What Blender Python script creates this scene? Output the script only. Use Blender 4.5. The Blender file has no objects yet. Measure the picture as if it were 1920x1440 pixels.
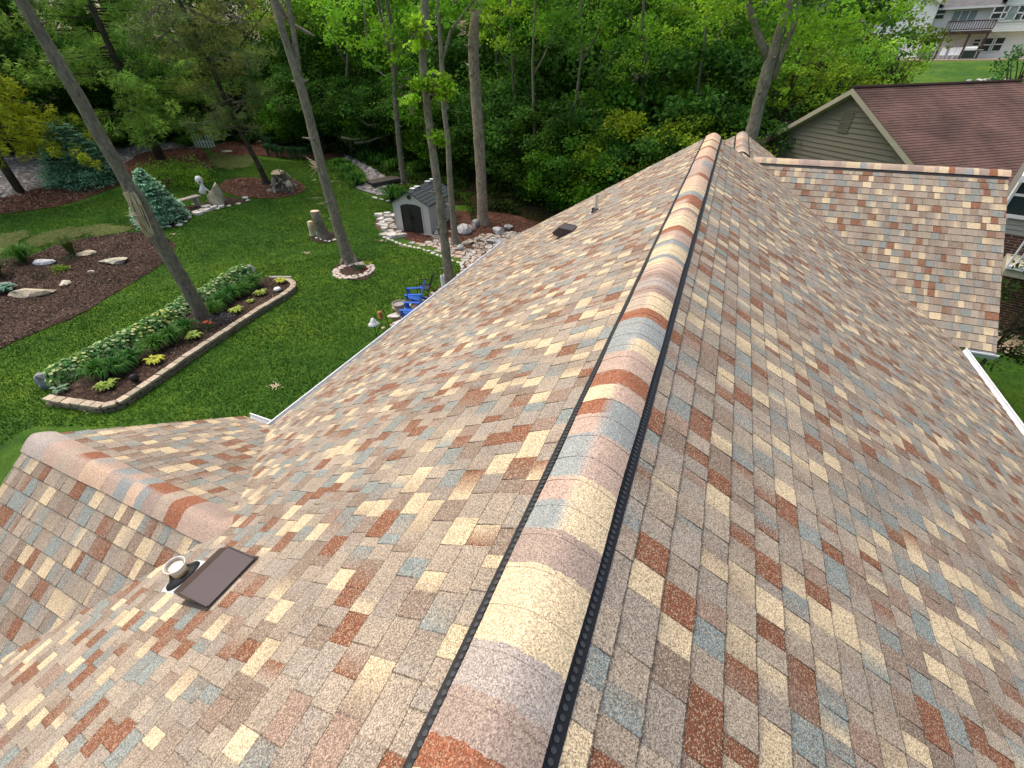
import bpy, math, random
import numpy as np
from mathutils import Vector, Matrix
from mathutils.geometry import delaunay_2d_cdt
R = math.radians
rng = np.random.default_rng(7)
random.seed(11)
sc = bpy.context.scene
col = sc.collection

# ------------------------------------------------------------------ camera
FPX, PITCH, YAW, ROLL = 807.6, R(37.257), R(-23.916), R(-1.151)
O = np.array([0.218, 0.0, 1.41])
fw = np.array([math.sin(YAW)*math.cos(PITCH), math.cos(YAW)*math.cos(PITCH), -math.sin(PITCH)])
rt = np.array([math.cos(YAW), -math.sin(YAW), 0.0])
up = np.cross(rt, fw)
r2 = rt*math.cos(ROLL)+up*math.sin(ROLL)
u2 = -rt*math.sin(ROLL)+up*math.cos(ROLL)
cd = bpy.data.cameras.new('camera')
cam = bpy.data.objects.new('camera', cd); col.objects.link(cam)
cd.sensor_width = 36; cd.lens = 36*FPX/1920; cd.clip_end = 2000; cd.clip_start = .05
M = Matrix.Identity(4)
for i in range(3):
    M[i][0] = r2[i]; M[i][1] = u2[i]; M[i][2] = -fw[i]; M[i][3] = O[i]
cam.matrix_world = M
sc.camera = cam

def ray(x, y): return fw + r2*(x-960)/FPX - u2*(y-720)/FPX
def Zp(x, y, z):
    d = ray(x, y); return O+d*((z-O[2])/d[2])
def Pd(x, y, D):
    d = ray(x, y); return O+d*(D/math.hypot(d[0], d[1]))
def sm(t): t = min(1, max(0, t)); return t*t*(3-2*t)
def T(x, y):
    r = math.hypot(x, y)
    a = 1.3*sm((x+2)/7.0)
    b = .12*max(0., math.sqrt((r-25)**2+4)-2)*(1 if r > 25 else 0)
    b = min(b, 7.0)
    return -7 + max(a*(1-sm((r-30)/20)), b)
def W(x, y):
    d = ray(x, y); d = d/math.hypot(d[0], d[1]); t = 3.
    while t < 300:
        p = O+d*t
        if p[2] <= T(p[0], p[1]): break
        t += .25
    lo, hi = t-.25, t
    for _ in range(14):
        m = (lo+hi)/2; p = O+d*m
        if p[2] <= T(p[0], p[1]): hi = m
        else: lo = m
    return O+d*hi
def depth(p): return float((np.array(p)-O)@fw)

# ------------------------------------------------------------------ helpers
def tag(o, label=None, cat=None, group=None, kind=None):
    if label: o['label'] = label
    if cat: o['category'] = cat
    if group: o['group'] = group
    if kind: o['kind'] = kind
    return o
def empty(name, loc, rz=0, label=None, cat=None, group=None):
    o = bpy.data.objects.new(name, None); col.objects.link(o)
    o.location = Vector([float(v) for v in loc]); o.rotation_euler = (0, 0, rz)
    return tag(o, label, cat, group)
class MB:
    def __init__(s): s.v = []; s.f = []; s.c = []; s.m = []
    def face(s, pts, c=(1, 1, 1), m=0):
        n = len(s.v); s.v += [tuple(map(float, p)) for p in pts]; s.f.append(tuple(range(n, n+len(pts))))
        s.c.append(c); s.m.append(m)
    def idx(s, verts, faces, c=(1, 1, 1), m=0):
        n = len(s.v); s.v += [tuple(map(float, p)) for p in verts]
        for f in faces: s.f.append(tuple(n+i for i in f)); s.c.append(c); s.m.append(m)
    def box(s, c, size, rot=None, col_=(1, 1, 1), m=0):
        hx, hy, hz = [q/2 for q in size]
        vs = [Vector((x, y, z)) for x in (-hx, hx) for y in (-hy, hy) for z in (-hz, hz)]
        if rot is not None: vs = [rot @ v for v in vs]
        vs = [v+Vector([float(q) for q in c]) for v in vs]
        s.idx(vs, [(0, 1, 3, 2), (4, 6, 7, 5), (0, 4, 5, 1), (2, 3, 7, 6), (0, 2, 6, 4), (1, 5, 7, 3)], col_, m)
    def bar(s, a, b, w, h=None, c=(1, 1, 1), m=0):
        a = Vector([float(q) for q in a]); b = Vector([float(q) for q in b]); h = h or w
        d = b-a; L = d.length; q = d.to_track_quat('X', 'Z').to_matrix()
        s.box((a+b)/2, (L, w, h), q, c, m)
    def tube(s, pts, rad, n=10, c=(1, 1, 1), m=0, cap=True, jit=0):
        P = [Vector([float(q) for q in p]) for p in pts]
        if not hasattr(rad, '__len__'): rad = [rad]*len(P)
        rings = []
        ref = Vector((1, 0, 0))
        for i, p in enumerate(P):
            d = (P[min(i+1, len(P)-1)]-P[max(i-1, 0)]).normalized()
            if abs(d.dot(ref)) > .9: ref = Vector((0, 1, 0))
            a = (ref-d*ref.dot(d)).normalized(); b = d.cross(a)
            rings.append([p+(a*math.cos(2*math.pi*k/n)+b*math.sin(2*math.pi*k/n))*rad[i]*(1+jit*random.uniform(-1, 1)) for k in range(n)])
        vs = [v for r in rings for v in r]; fs = []
        for i in range(len(P)-1):
            for k in range(n):
                fs.append((i*n+k, i*n+(k+1) % n, (i+1)*n+(k+1) % n, (i+1)*n+k))
        if cap: fs.append(tuple(range(n))[::-1]); fs.append(tuple((len(P)-1)*n+k for k in range(n)))
        s.idx(vs, fs, c, m)
    def build(s, name, mats, parent=None, smooth=False, loc=None):
        me = bpy.data.meshes.new(name); me.from_pydata(s.v, [], s.f)
        ca = me.color_attributes.new('Col', 'FLOAT_COLOR', 'CORNER')
        buf = np.ones((len(me.loops), 4), np.float32); k = 0
        for f, c in zip(s.f, s.c):
            n = len(f)
            if len(c) == n and hasattr(c[0], '__len__'):
                for j in range(n): buf[k+j, :3] = c[j][:3]
            else: buf[k:k+n, :3] = c[:3]
            k += n
        ca.data.foreach_set('color', buf.ravel())
        if not isinstance(mats, (list, tuple)): mats = [mats]
        for mt in mats: me.materials.append(mt)
        me.polygons.foreach_set('material_index', s.m)
        if smooth: me.polygons.foreach_set('use_smooth', [True]*len(s.f))
        me.update()
        o = bpy.data.objects.new(name, me); col.objects.link(o)
        if parent:
            o.parent = parent
        if loc is not None: o.location = loc
        return o
def rebase(o, loc):
    """move mesh origin to loc (world) keeping the geometry in place"""
    loc = Vector([float(q) for q in loc])
    o.data.transform(Matrix.Translation(-loc)); o.location = loc
    return o
def copy_tree(o, parent=None):
    c = o.copy(); col.objects.link(c)
    if parent: c.parent = parent
    for ch in [q for q in bpy.data.objects if q.parent == o]: copy_tree(ch, c)
    return c
def child(parent, o):
    """parent an object built in world coordinates under an Empty"""
    o.parent = parent; o.matrix_parent_inverse = Matrix.LocRotScale(parent.location, parent.rotation_euler, parent.scale).inverted()
    return o

# ------------------------------------------------------------------ materials
def nodes(name):
    m = bpy.data.materials.new(name); m.use_nodes = True
    nt = m.node_tree; b = nt.nodes['Principled BSDF']
    return m, nt, b
def mixc(nt, fac, a, b, mode='MIX'):
    n = nt.nodes.new('ShaderNodeMix'); n.data_type = 'RGBA'; n.blend_type = mode
    for s, v in ((n.inputs[0], fac), (n.inputs[6], a), (n.inputs[7], b)):
        if hasattr(v, 'links') or hasattr(v, 'is_output'): nt.links.new(v, s)
        elif isinstance(v, (int, float)): s.default_value = v
        else: s.default_value = (*v[:3], 1)
    return n.outputs[2]
def noise(nt, scale, detail=3, rough=.55, coord='Object', stretch=None, dist=0):
    tc = nt.nodes.new('ShaderNodeTexCoord'); n = nt.nodes.new('ShaderNodeTexNoise')
    n.inputs['Scale'].default_value = scale; n.inputs['Detail'].default_value = detail; n.inputs['Roughness'].default_value = rough
    n.inputs['Distortion'].default_value = dist
    src = tc.outputs[coord]
    if stretch:
        mp = nt.nodes.new('ShaderNodeMapping'); mp.inputs['Scale'].default_value = stretch
        nt.links.new(src, mp.inputs[0]); src = mp.outputs[0]
    nt.links.new(src, n.inputs['Vector'])
    return n.outputs['Fac']
def ramp(nt, fac, stops):
    r = nt.nodes.new('ShaderNodeValToRGB'); nt.links.new(fac, r.inputs[0])
    e = r.color_ramp.elements
    while len(e) < len(stops): e.new(.5)
    for q, (p, c) in zip(e, stops):
        q.position = p; q.color = (*c[:3], 1) if hasattr(c, '__len__') else (c, c, c, 1)
    return r.outputs[0]
def bump(nt, b, h, strength=.3, dist=.02):
    n = nt.nodes.new('ShaderNodeBump'); n.inputs['Strength'].default_value = strength; n.inputs['Distance'].default_value = dist
    nt.links.new(h, n.inputs['Height']); nt.links.new(n.outputs[0], b.inputs['Normal'])
def colattr(nt):
    a = nt.nodes.new('ShaderNodeVertexColor'); a.layer_name = 'Col'; return a.outputs[0]
def simple(name, c, rough=.7, var=.25, scale=6, metal=0, spec=.3, stretch=None, use_col=False, bmp=0, bd=.01):
    m, nt, b = nodes(name)
    n = noise(nt, scale, 4, .6, stretch=stretch)
    f = ramp(nt, n, [(.3, 1-var), (.7, 1+var)])
    base = colattr(nt) if use_col else c
    if use_col: nt.links.new(mixc(nt, 1, base, f, 'MULTIPLY'), b.inputs['Base Color'])
    else: nt.links.new(mixc(nt, 1, c, f, 'MULTIPLY'), b.inputs['Base Color'])
    b.inputs['Roughness'].default_value = rough; b.inputs['Metallic'].default_value = metal
    b.inputs['Specular IOR Level'].default_value = spec
    if bmp: bump(nt, b, n, bmp, bd)
    return m
def shingle_mat(name, cell=.0038, k=1.):
    m, nt, b = nodes(name)
    tc = nt.nodes.new('ShaderNodeTexCoord')
    v = nt.nodes.new('ShaderNodeTexVoronoi'); v.inputs['Scale'].default_value = 1/cell
    nt.links.new(tc.outputs['Object'], v.inputs['Vector'])
    sp = nt.nodes.new('ShaderNodeSeparateColor'); nt.links.new(v.outputs['Color'], sp.inputs[0])
    base = colattr(nt)
    val = ramp(nt, sp.outputs[0], [(0, .58), (.5, .98), (1, 1.4)])
    c1 = mixc(nt, 1, base, val, 'MULTIPLY')
    lt = ramp(nt, sp.outputs[1], [(.76, 0), (.80, 1)])
    c2 = mixc(nt, mulf(nt, lt, .5*k), c1, (.62, .52, .38))
    dk = ramp(nt, sp.outputs[2], [(.74, 0), (.78, 1)])
    c3 = mixc(nt, mulf(nt, dk, .6*k), c2, (.085, .05, .035))
    # large, faint tone changes between bundles
    g = noise(nt, 1.3, 3)
    c4 = mixc(nt, 1, c3, ramp(nt, g, [(.3, .9), (.7, 1.1)]), 'MULTIPLY')
    nt.links.new(c4, b.inputs['Base Color'])
    b.inputs['Roughness'].default_value = .92; b.inputs['Specular IOR Level'].default_value = .2
    bump(nt, b, sp.outputs[0], .35, .002)
    return m
def mulf(nt, s, k):
    n = nt.nodes.new('ShaderNodeMath'); n.operation = 'MULTIPLY'; nt.links.new(s, n.inputs[0]); n.inputs[1].default_value = k
    return n.outputs[0]
def leaf_mat(name, tint=(1, 1, 1), trans=.35, rough=.55):
    m, nt, b = nodes(name)
    base = colattr(nt)
    oi = nt.nodes.new('ShaderNodeObjectInfo')
    f = ramp(nt, oi.outputs['Random'], [(0, (.75, .85, .8)), (.5, (1, 1, 1)), (1, (1.35, 1.15, .8))])
    c = mixc(nt, 1, mixc(nt, 1, base, f, 'MULTIPLY'), tint, 'MULTIPLY')
    nt.links.new(c, b.inputs['Base Color']); b.inputs['Roughness'].default_value = rough
    b.inputs['Specular IOR Level'].default_value = .08
    tr = nt.nodes.new('ShaderNodeBsdfTranslucent'); nt.links.new(c, tr.inputs[0])
    mx = nt.nodes.new('ShaderNodeMixShader'); mx.inputs[0].default_value = trans
    out = nt.nodes['Material Output']
    nt.links.new(b.outputs[0], mx.inputs[1]); nt.links.new(tr.outputs[0], mx.inputs[2]); nt.links.new(mx.outputs[0], out.inputs[0])
    return m
def bark_mat(name, c1, c2, scale=5, bmp=.6):
    m, nt, b = nodes(name)
    n = noise(nt, scale*1.6, 8, .75, stretch=(1, 1, .42), dist=.3); n2 = noise(nt, 2.3, 4, .6)
    a = ramp(nt, n, [(.3, c1), (.7, c2)])
    a = mixc(nt, 1, a, ramp(nt, n2, [(.3, (.72, .74, .68)), (.7, (1.2, 1.15, 1.1))]), 'MULTIPLY')
    nt.links.new(a, b.inputs['Base Color']); b.inputs['Roughness'].default_value = .95; b.inputs['Specular IOR Level'].default_value = .1
    bump(nt, b, n, bmp, .04); return m
def ground_mat(name, stops, scale, big=(.3, (.75, .75, .75), (1.2, 1.2, 1.2)), bmp=.6, bd=.03, stretch=None):
    m, nt, b = nodes(name)
    n = noise(nt, scale, 5, .75, stretch=stretch); a = ramp(nt, n, stops)
    g = noise(nt, big[0], 4, .6); a = mixc(nt, 1, a, ramp(nt, g, [(.32, big[1]), (.66, big[2])]), 'MULTIPLY')
    nt.links.new(a, b.inputs['Base Color']); b.inputs['Roughness'].default_value = .95; b.inputs['Specular IOR Level'].default_value = .1
    bump(nt, b, n, bmp, bd); return m
MT = {}
MT['shingle'] = shingle_mat('asphalt_granules')
MT['cap'] = shingle_mat('ridge_cap_granules', .0036, .7)
def grass_mat():
    m, nt, b = nodes('grass')
    n = noise(nt, 22, 6, .8); a = ramp(nt, n, [(.33, (.016, .050, .005)), (.5, (.042, .12, .013)), (.68, (.105, .20, .027))])
    g = noise(nt, 1.6, 5, .65, dist=.4)
    a = mixc(nt, 1, a, ramp(nt, g, [(.33, (.62, .72, .6)), (.5, (1, 1, 1)), (.68, (1.6, 1.28, 1.0))]), 'MULTIPLY')
    g2 = noise(nt, .22, 3, .5)
    a = mixc(nt, 1, a, ramp(nt, g2, [(.38, (.82, .88, .9)), (.62, (1.6, 1.25, 1.0))]), 'MULTIPLY')
    nt.links.new(a, b.inputs['Base Color']); b.inputs['Roughness'].default_value = .9; b.inputs['Specular IOR Level'].default_value = .15
    bump(nt, b, n, .8, .05); return m
MT['grass'] = grass_mat()
MT['mulch'] = ground_mat('dark_mulch', [(.3, (.014, .010, .008)), (.5, (.055, .036, .028)), (.66, (.13, .09, .07)), (.74, (.36, .26, .19))], 9, (.8, (.7, .7, .7), (1.25, 1.2, 1.2)), 1, .06)
MT['mulch_red'] = ground_mat('red_mulch', [(.3, (.03, .014, .01)), (.5, (.11, .05, .035)), (.68, (.22, .12, .08)), (.74, (.5, .36, .26))], 6, (.6, (.75, .75, .75), (1.2, 1.2, 1.2)), 1, .05)
MT['gravel'] = ground_mat('grey_gravel', [(.3, (.05, .045, .045)), (.52, (.2, .19, .19)), (.68, (.62, .6, .6))], 4, (.7, (.8, .8, .8), (1.2, 1.2, 1.2)), 1, .08)
MT['litter'] = ground_mat('leaf_litter', [(.3, (.008, .01, .004)), (.5, (.03, .03, .012)), (.68, (.09, .06, .03)), (.8, (.2, .15, .09))], 7, (.35, (.5, .6, .5), (1.2, 1.1, 1.0)), 1, .1)
MT['concrete'] = simple('tan_concrete', (.48, .37, .25), .85, .08, 20)
MT['stone'] = simple('limestone', (1, 1, 1), .85, .3, 7, use_col=True, bmp=.7, bd=.04)
MT['block'] = simple('wall_block', (1, 1, 1), .9, .22, 14, use_col=True, bmp=.5, bd=.01)
MT['leaf'] = leaf_mat('leaves', (2.35, 2.15, 1.75), .42); MT['needle'] = leaf_mat('needles', (3.7, 3.3, 2.5), trans=.38, rough=.7)
MT['plant'] = leaf_mat('garden_leaves', (1.3, 1.25, 1.2), trans=.25)
MT['bark'] = bark_mat('grey_bark', (.10, .092, .075), (.40, .365, .30), 9)
MT['bark_dark'] = bark_mat('dark_bark', (.025, .021, .017), (.13, .11, .09), 6)
MT['bark_old'] = bark_mat('weathered_bark', (.09, .08, .068), (.33, .30, .25), 8)
MT['snag'] = bark_mat('peeling_bark', (.13, .08, .058), (.52, .46, .38), 8)
MT['wood'] = simple('bare_wood', (.55, .45, .3), .8, .35, 14, stretch=(1, 1, .15))
MT['cutwood'] = simple('cut_wood', (.62, .5, .33), .8, .2, 10)
MT['black'] = simple('black_plastic', (.012, .012, .014), .45, .1, 10, spec=.4)
MT['vent_dot'] = simple('dull_black_plastic', (.045, .05, .055), .5, .1, 10, spec=.4)
MT['white'] = simple('white_paint', (.74, .76, .78), .45, .05, 3, spec=.4)
MT['pvc'] = simple('old_pvc', (.62, .6, .55), .5, .1, 20, spec=.4)
MT['galv'] = simple('aluminium_flashing', (.6, .64, .66), .4, .12, 8, spec=.5)
MT['bronze'] = simple('brown_vent_metal', (.062, .046, .05), .5, .08, 4, spec=.35)
MT['bronze_lip'] = simple('brown_vent_lip', (.042, .022, .018), .6, .08, 4, spec=.4)
MT['rust'] = simple('stained_pipe', (.5, .36, .2), .6, .55, 22, use_col=False)
MT['siding'] = simple('olive_siding', (.205, .195, .15), .7, .04, 2, spec=.2)
MT['siding_w'] = simple('pale_siding', (.78, .82, .82), .7, .04, 2, spec=.2)
MT['siding_g'] = simple('grey_green_siding', (.27, .28, .25), .7, .04, 2, spec=.2)
MT['trim'] = simple('beige_trim', (.46, .43, .34), .6, .06, 3)
MT['shed'] = simple('shed_resin', (.55, .54, .51), .6, .05, 5)
MT['shed_door'] = simple('shed_door', (.028, .028, .024), .6, .1, 6)
MT['shed_roof'] = simple('shed_roof', (.05, .065, .075), .6, .15, 6)
MT['blue'] = simple('blue_plastic', (.006, .11, .52), .4, .12, 5, spec=.5)
MT['metal_dark'] = simple('dark_metal', (.02, .022, .025), .5, .1, 8)
MT['mesh'] = simple('dark_sling_fabric', (.03, .045, .06), .7, .2, 30)
MT['terracotta'] = simple('clay_orange', (.45, .19, .08), .7, .15, 12)
MT['pot'] = simple('stone_planter', (.34, .31, .27), .8, .1, 12)
MT['deck'] = simple('brown_deck_wood', (.075, .04, .03), .75, .25, 6)
MT['greywood'] = simple('grey_planks', (.07, .062, .055), .85, .3, 8, stretch=(1, .2, 1))
MT['glass'] = simple('window_glass', (.03, .045, .05), .08, .05, 2, spec=.8)
MT['curtain'] = simple('window_curtain', (.25, .33, .33), .6, .2, 3)
MT['decking'] = simple('roof_felt', (.03, .028, .026), .9, .1, 4)
def brick_mat():
    m, nt, b = nodes('red_brick'); tc = nt.nodes.new('ShaderNodeTexCoord'); mp = nt.nodes.new('ShaderNodeMapping')
    sx = nt.nodes.new('ShaderNodeSeparateXYZ'); cx = nt.nodes.new('ShaderNodeCombineXYZ'); ad = nt.nodes.new('ShaderNodeMath')
    nt.links.new(tc.outputs['Object'], sx.inputs[0]); nt.links.new(sx.outputs[0], ad.inputs[0]); nt.links.new(sx.outputs[1], ad.inputs[1])
    nt.links.new(ad.outputs[0], cx.inputs[0]); nt.links.new(sx.outputs[2], cx.inputs[1])
    br = nt.nodes.new('ShaderNodeTexBrick'); nt.links.new(cx.outputs[0], br.inputs[0])
    br.inputs['Scale'].default_value = 1; br.inputs['Brick Width'].default_value = .22; br.inputs['Row Height'].default_value = .075; br.inputs['Mortar Size'].default_value = .009
    br.inputs['Color1'].default_value = (.085, .028, .022, 1); br.inputs['Color2'].default_value = (.05, .02, .018, 1); br.inputs['Mortar'].default_value = (.2, .16, .13, 1)
    nt.links.new(br.outputs[0], b.inputs['Base Color']); b.inputs['Roughness'].default_value = .9; return m
MT['brick'] = brick_mat()
def red_roof_mat():
    m, nt, b = nodes('brown_shingles'); c = colattr(nt)
    s = mixc(nt, 1, c, ramp(nt, noise(nt, .5, 5, .6, stretch=(1, 1, .5)), [(.33, (.55, .5, .52)), (.6, (1.12, 1.08, 1.05))]), 'MULTIPLY')
    s = mixc(nt, 1, s, ramp(nt, noise(nt, 60, 2), [(.3, .75), (.7, 1.25)]), 'MULTIPLY')
    nt.links.new(s, b.inputs['Base Color']); b.inputs['Roughness'].default_value = .95; return m
MT['roof_red'] = red_roof_mat()

# ------------------------------------------------------------------ the shingled house
PAL = dict(tan=(.35, .30, .24), taupe=(.30, .268, .23), brown=(.225, .175, .14), cream=(.62, .51, .335),
           slate=(.205, .255, .255), rust=(.20, .074, .038), pink=(.27, .19, .15))
PW = [('tan', .26), ('taupe', .22), ('brown', .08), ('cream', .15), ('slate', .135), ('rust', .12), ('pink', .035)]
_names = [p[0] for p in PW]; _w = np.array([p[1] for p in PW]); _w /= _w.sum()
def pick(r): return PAL[_names[int(np.searchsorted(np.cumsum(_w), r.random()))]] if True else None
def jit(c, r, a=.07):
    k = 1+r.uniform(-a, a); return tuple(v*k for v in c)
def lerp(a, b, t): return tuple(x+(y-x)*t for x, y in zip(a, b))
def clip(poly, region):
    """clip a convex polygon by a convex counter-clockwise region"""
    out = poly
    for i in range(len(region)):
        ax, ay = region[i]; bx, by = region[(i+1) % len(region)]
        nx, ny = -(by-ay), bx-ax
        res = []
        for j in range(len(out)):
            p, q = out[j], out[(j+1) % len(out)]
            dp = (p[0]-ax)*nx+(p[1]-ay)*ny; dq = (q[0]-ax)*nx+(q[1]-ay)*ny
            if dp >= 0: res.append(p)
            if (dp >= 0) != (dq >= 0):
                t = dp/(dp-dq); res.append((p[0]+(q[0]-p[0])*t, p[1]+(q[1]-p[1])*t))
        out = res
        if len(out) < 3: return []
    return out
def ccw(poly):
    a = sum(poly[i][0]*poly[(i+1) % len(poly)][1]-poly[(i+1) % len(poly)][0]*poly[i][1] for i in range(len(poly)))
    return poly if a > 0 else poly[::-1]
ASPH = (.03, .024, .02)  # cut asphalt and felt; also darkens the painted shadow lines of the tabs
ACC = ('cream', 'slate', 'rust', 'pink')
def shingles(name, O_, U, V, N, regions, parent, seed, expo=.152, thick=.0058, strip=.0048, fn=pick):
    r = np.random.default_rng(seed); mb = MB()
    O_, U, V, N = [np.array(q, float) for q in (O_, U, V, N)]
    regions = [ccw(q) for q in regions]
    us = [p[0] for q in regions for p in q]; vs = [p[1] for q in regions for p in q]
    u0, u1, v0, v1 = min(us), max(us), min(vs), max(vs)
    for q in regions:     # felt under the courses
        mb.face([O_+U*a+V*b-N*.012 for a, b in q], ASPH)
    k = int(math.floor(v0/expo))
    while k*expo < v1:
        a, b0 = k*expo, (k+1)*expo+r.uniform(-.0015, .0015)
        u = u0-r.random()*.3; left_in = 0; last_acc = False; last_nm = ''
        while u < u1:
            if left_in <= 0:
                left_in = .9+r.random()*.2; lift = r.uniform(0, .0015); dv = r.uniform(-.0012, .0012); tooth = r.random() < .5
            w = float(r.choice([.06, .09, .11, .13, .15, .18, .21], p=[.06, .16, .24, .24, .16, .09, .05]))
            left_in -= w; tooth = not tooth
            hb = thick+lift+(.004 if tooth else 0); b = b0+dv
            x = r.random(); acc = prev_acc if False else 0
            if last_acc: want = r.random() < .26
            else: want = r.random() < .60
            for _ in range(30):
                nm = _names[int(np.searchsorted(np.cumsum(_w), r.random()))]
                if (nm in ACC) == want and nm != last_nm: break
            last_acc = nm in ACC; last_nm = nm
            c = jit(PAL[nm], r); c2 = c
            if x < .16: c2 = jit(fn(r), r)
            elif x < .42: c2 = lerp(c, PAL['brown'], .55)
            if r.random() < .5: c, c2 = c2, c
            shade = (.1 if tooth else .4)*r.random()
            h = lambda v: .001+(hb-.001)*(v-a)/(b-a)
            for q in regions:
                P = clip([(u+.0022, a), (u+w-.0022, a), (u+w-.0022, b-strip), (u+.0022, b-strip)], q)
                if len(P) < 3: continue
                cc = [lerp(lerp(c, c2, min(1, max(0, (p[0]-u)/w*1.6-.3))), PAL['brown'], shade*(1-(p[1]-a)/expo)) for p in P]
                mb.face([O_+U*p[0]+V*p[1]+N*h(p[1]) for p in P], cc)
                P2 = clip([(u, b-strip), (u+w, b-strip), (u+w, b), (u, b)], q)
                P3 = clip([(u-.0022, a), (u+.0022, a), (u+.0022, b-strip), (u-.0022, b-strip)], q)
                if len(P3) >= 3: mb.face([O_+U*p[0]+V*p[1]+N*(h(p[1])+.0003) for p in P3], lerp(c, ASPH, .2+.45*r.random()))  # shadow at the tab sides, painted as a thin dark line
                if len(P2) >= 3: mb.face([O_+U*p[0]+V*p[1]+N*h(p[1]) for p in P2], lerp(c, ASPH, .8))  # shadow line of the butt edge, painted as a dark band on the tab
                for PP in (P, P2):
                    for i in range(len(PP)):
                        p, s = PP[i], PP[(i+1) % len(PP)]
                        if abs(p[1]-s[1]) < 1e-6 and abs(p[1]-b) > 1e-4: continue
                        mb.face([O_+U*p[0]+V*p[1]+N*h(p[1]), O_+U*s[0]+V*s[1]+N*h(s[1]), O_+U*s[0]+V*s[1], O_+U*p[0]+V*p[1]], ASPH)
            u += w
        k += 1
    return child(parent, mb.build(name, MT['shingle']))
AL = R(30.298); TA = math.tan(AL); CA, SA = math.cos(AL), math.sin(AL)
XL, XR, YE = -5.076, 4.995, 11.632
X2 = .671; Z2 = -X2*TA; Y2E = 15.4; YS = -4.5
GY, GZ, XG, B2 = .991, -1.632, -5.644, R(34.331)
WY, WZ, WX, B3 = 12.389, -.542, 5.525, R(37.217)
ZEL, ZER = XL*TA, -XR*TA
H = empty('shingled_house', (0, 4, -7), 0, 'house in the foreground under a patchwork roof of tan, cream, blue and rust shingles', 'house')
Y_, X_, Z_ = np.array([0, 1., 0]), np.array([1., 0, 0]), np.array([0, 0, 1.])
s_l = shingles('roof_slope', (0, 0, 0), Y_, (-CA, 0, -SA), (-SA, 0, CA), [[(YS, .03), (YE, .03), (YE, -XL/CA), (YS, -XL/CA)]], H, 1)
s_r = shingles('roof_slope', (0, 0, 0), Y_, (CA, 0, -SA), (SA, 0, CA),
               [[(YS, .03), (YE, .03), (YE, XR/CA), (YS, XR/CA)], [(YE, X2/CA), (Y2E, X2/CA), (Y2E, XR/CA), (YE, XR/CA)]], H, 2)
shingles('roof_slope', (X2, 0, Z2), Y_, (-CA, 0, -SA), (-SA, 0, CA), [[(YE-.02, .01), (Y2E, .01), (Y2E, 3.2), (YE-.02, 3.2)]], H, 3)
VG = (GZ-ZEL)/math.sin(B2); xv = GZ/TA
c2_, s2_ = math.cos(B2), math.sin(B2)
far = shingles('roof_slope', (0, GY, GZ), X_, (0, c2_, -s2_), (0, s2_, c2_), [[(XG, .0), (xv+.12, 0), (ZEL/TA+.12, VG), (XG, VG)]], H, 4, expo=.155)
VN = VG*1.35
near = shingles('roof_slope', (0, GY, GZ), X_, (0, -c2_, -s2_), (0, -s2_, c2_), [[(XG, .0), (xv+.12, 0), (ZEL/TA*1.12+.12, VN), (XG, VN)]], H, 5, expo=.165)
VW = (WZ-ZER)/math.sin(B3); c3_, s3_ = math.cos(B3), math.sin(B3); xw = -WZ/TA
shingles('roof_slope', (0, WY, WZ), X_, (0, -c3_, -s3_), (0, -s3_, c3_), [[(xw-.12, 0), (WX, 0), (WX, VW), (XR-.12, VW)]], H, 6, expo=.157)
shingles('roof_slope', (0, WY, WZ), X_, (0, c3_, -s3_), (0, s3_, c3_), [[(xw-.12, 0), (WX, 0), (WX, VW), (XR-.12, VW)]], H, 7, expo=.157)

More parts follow.
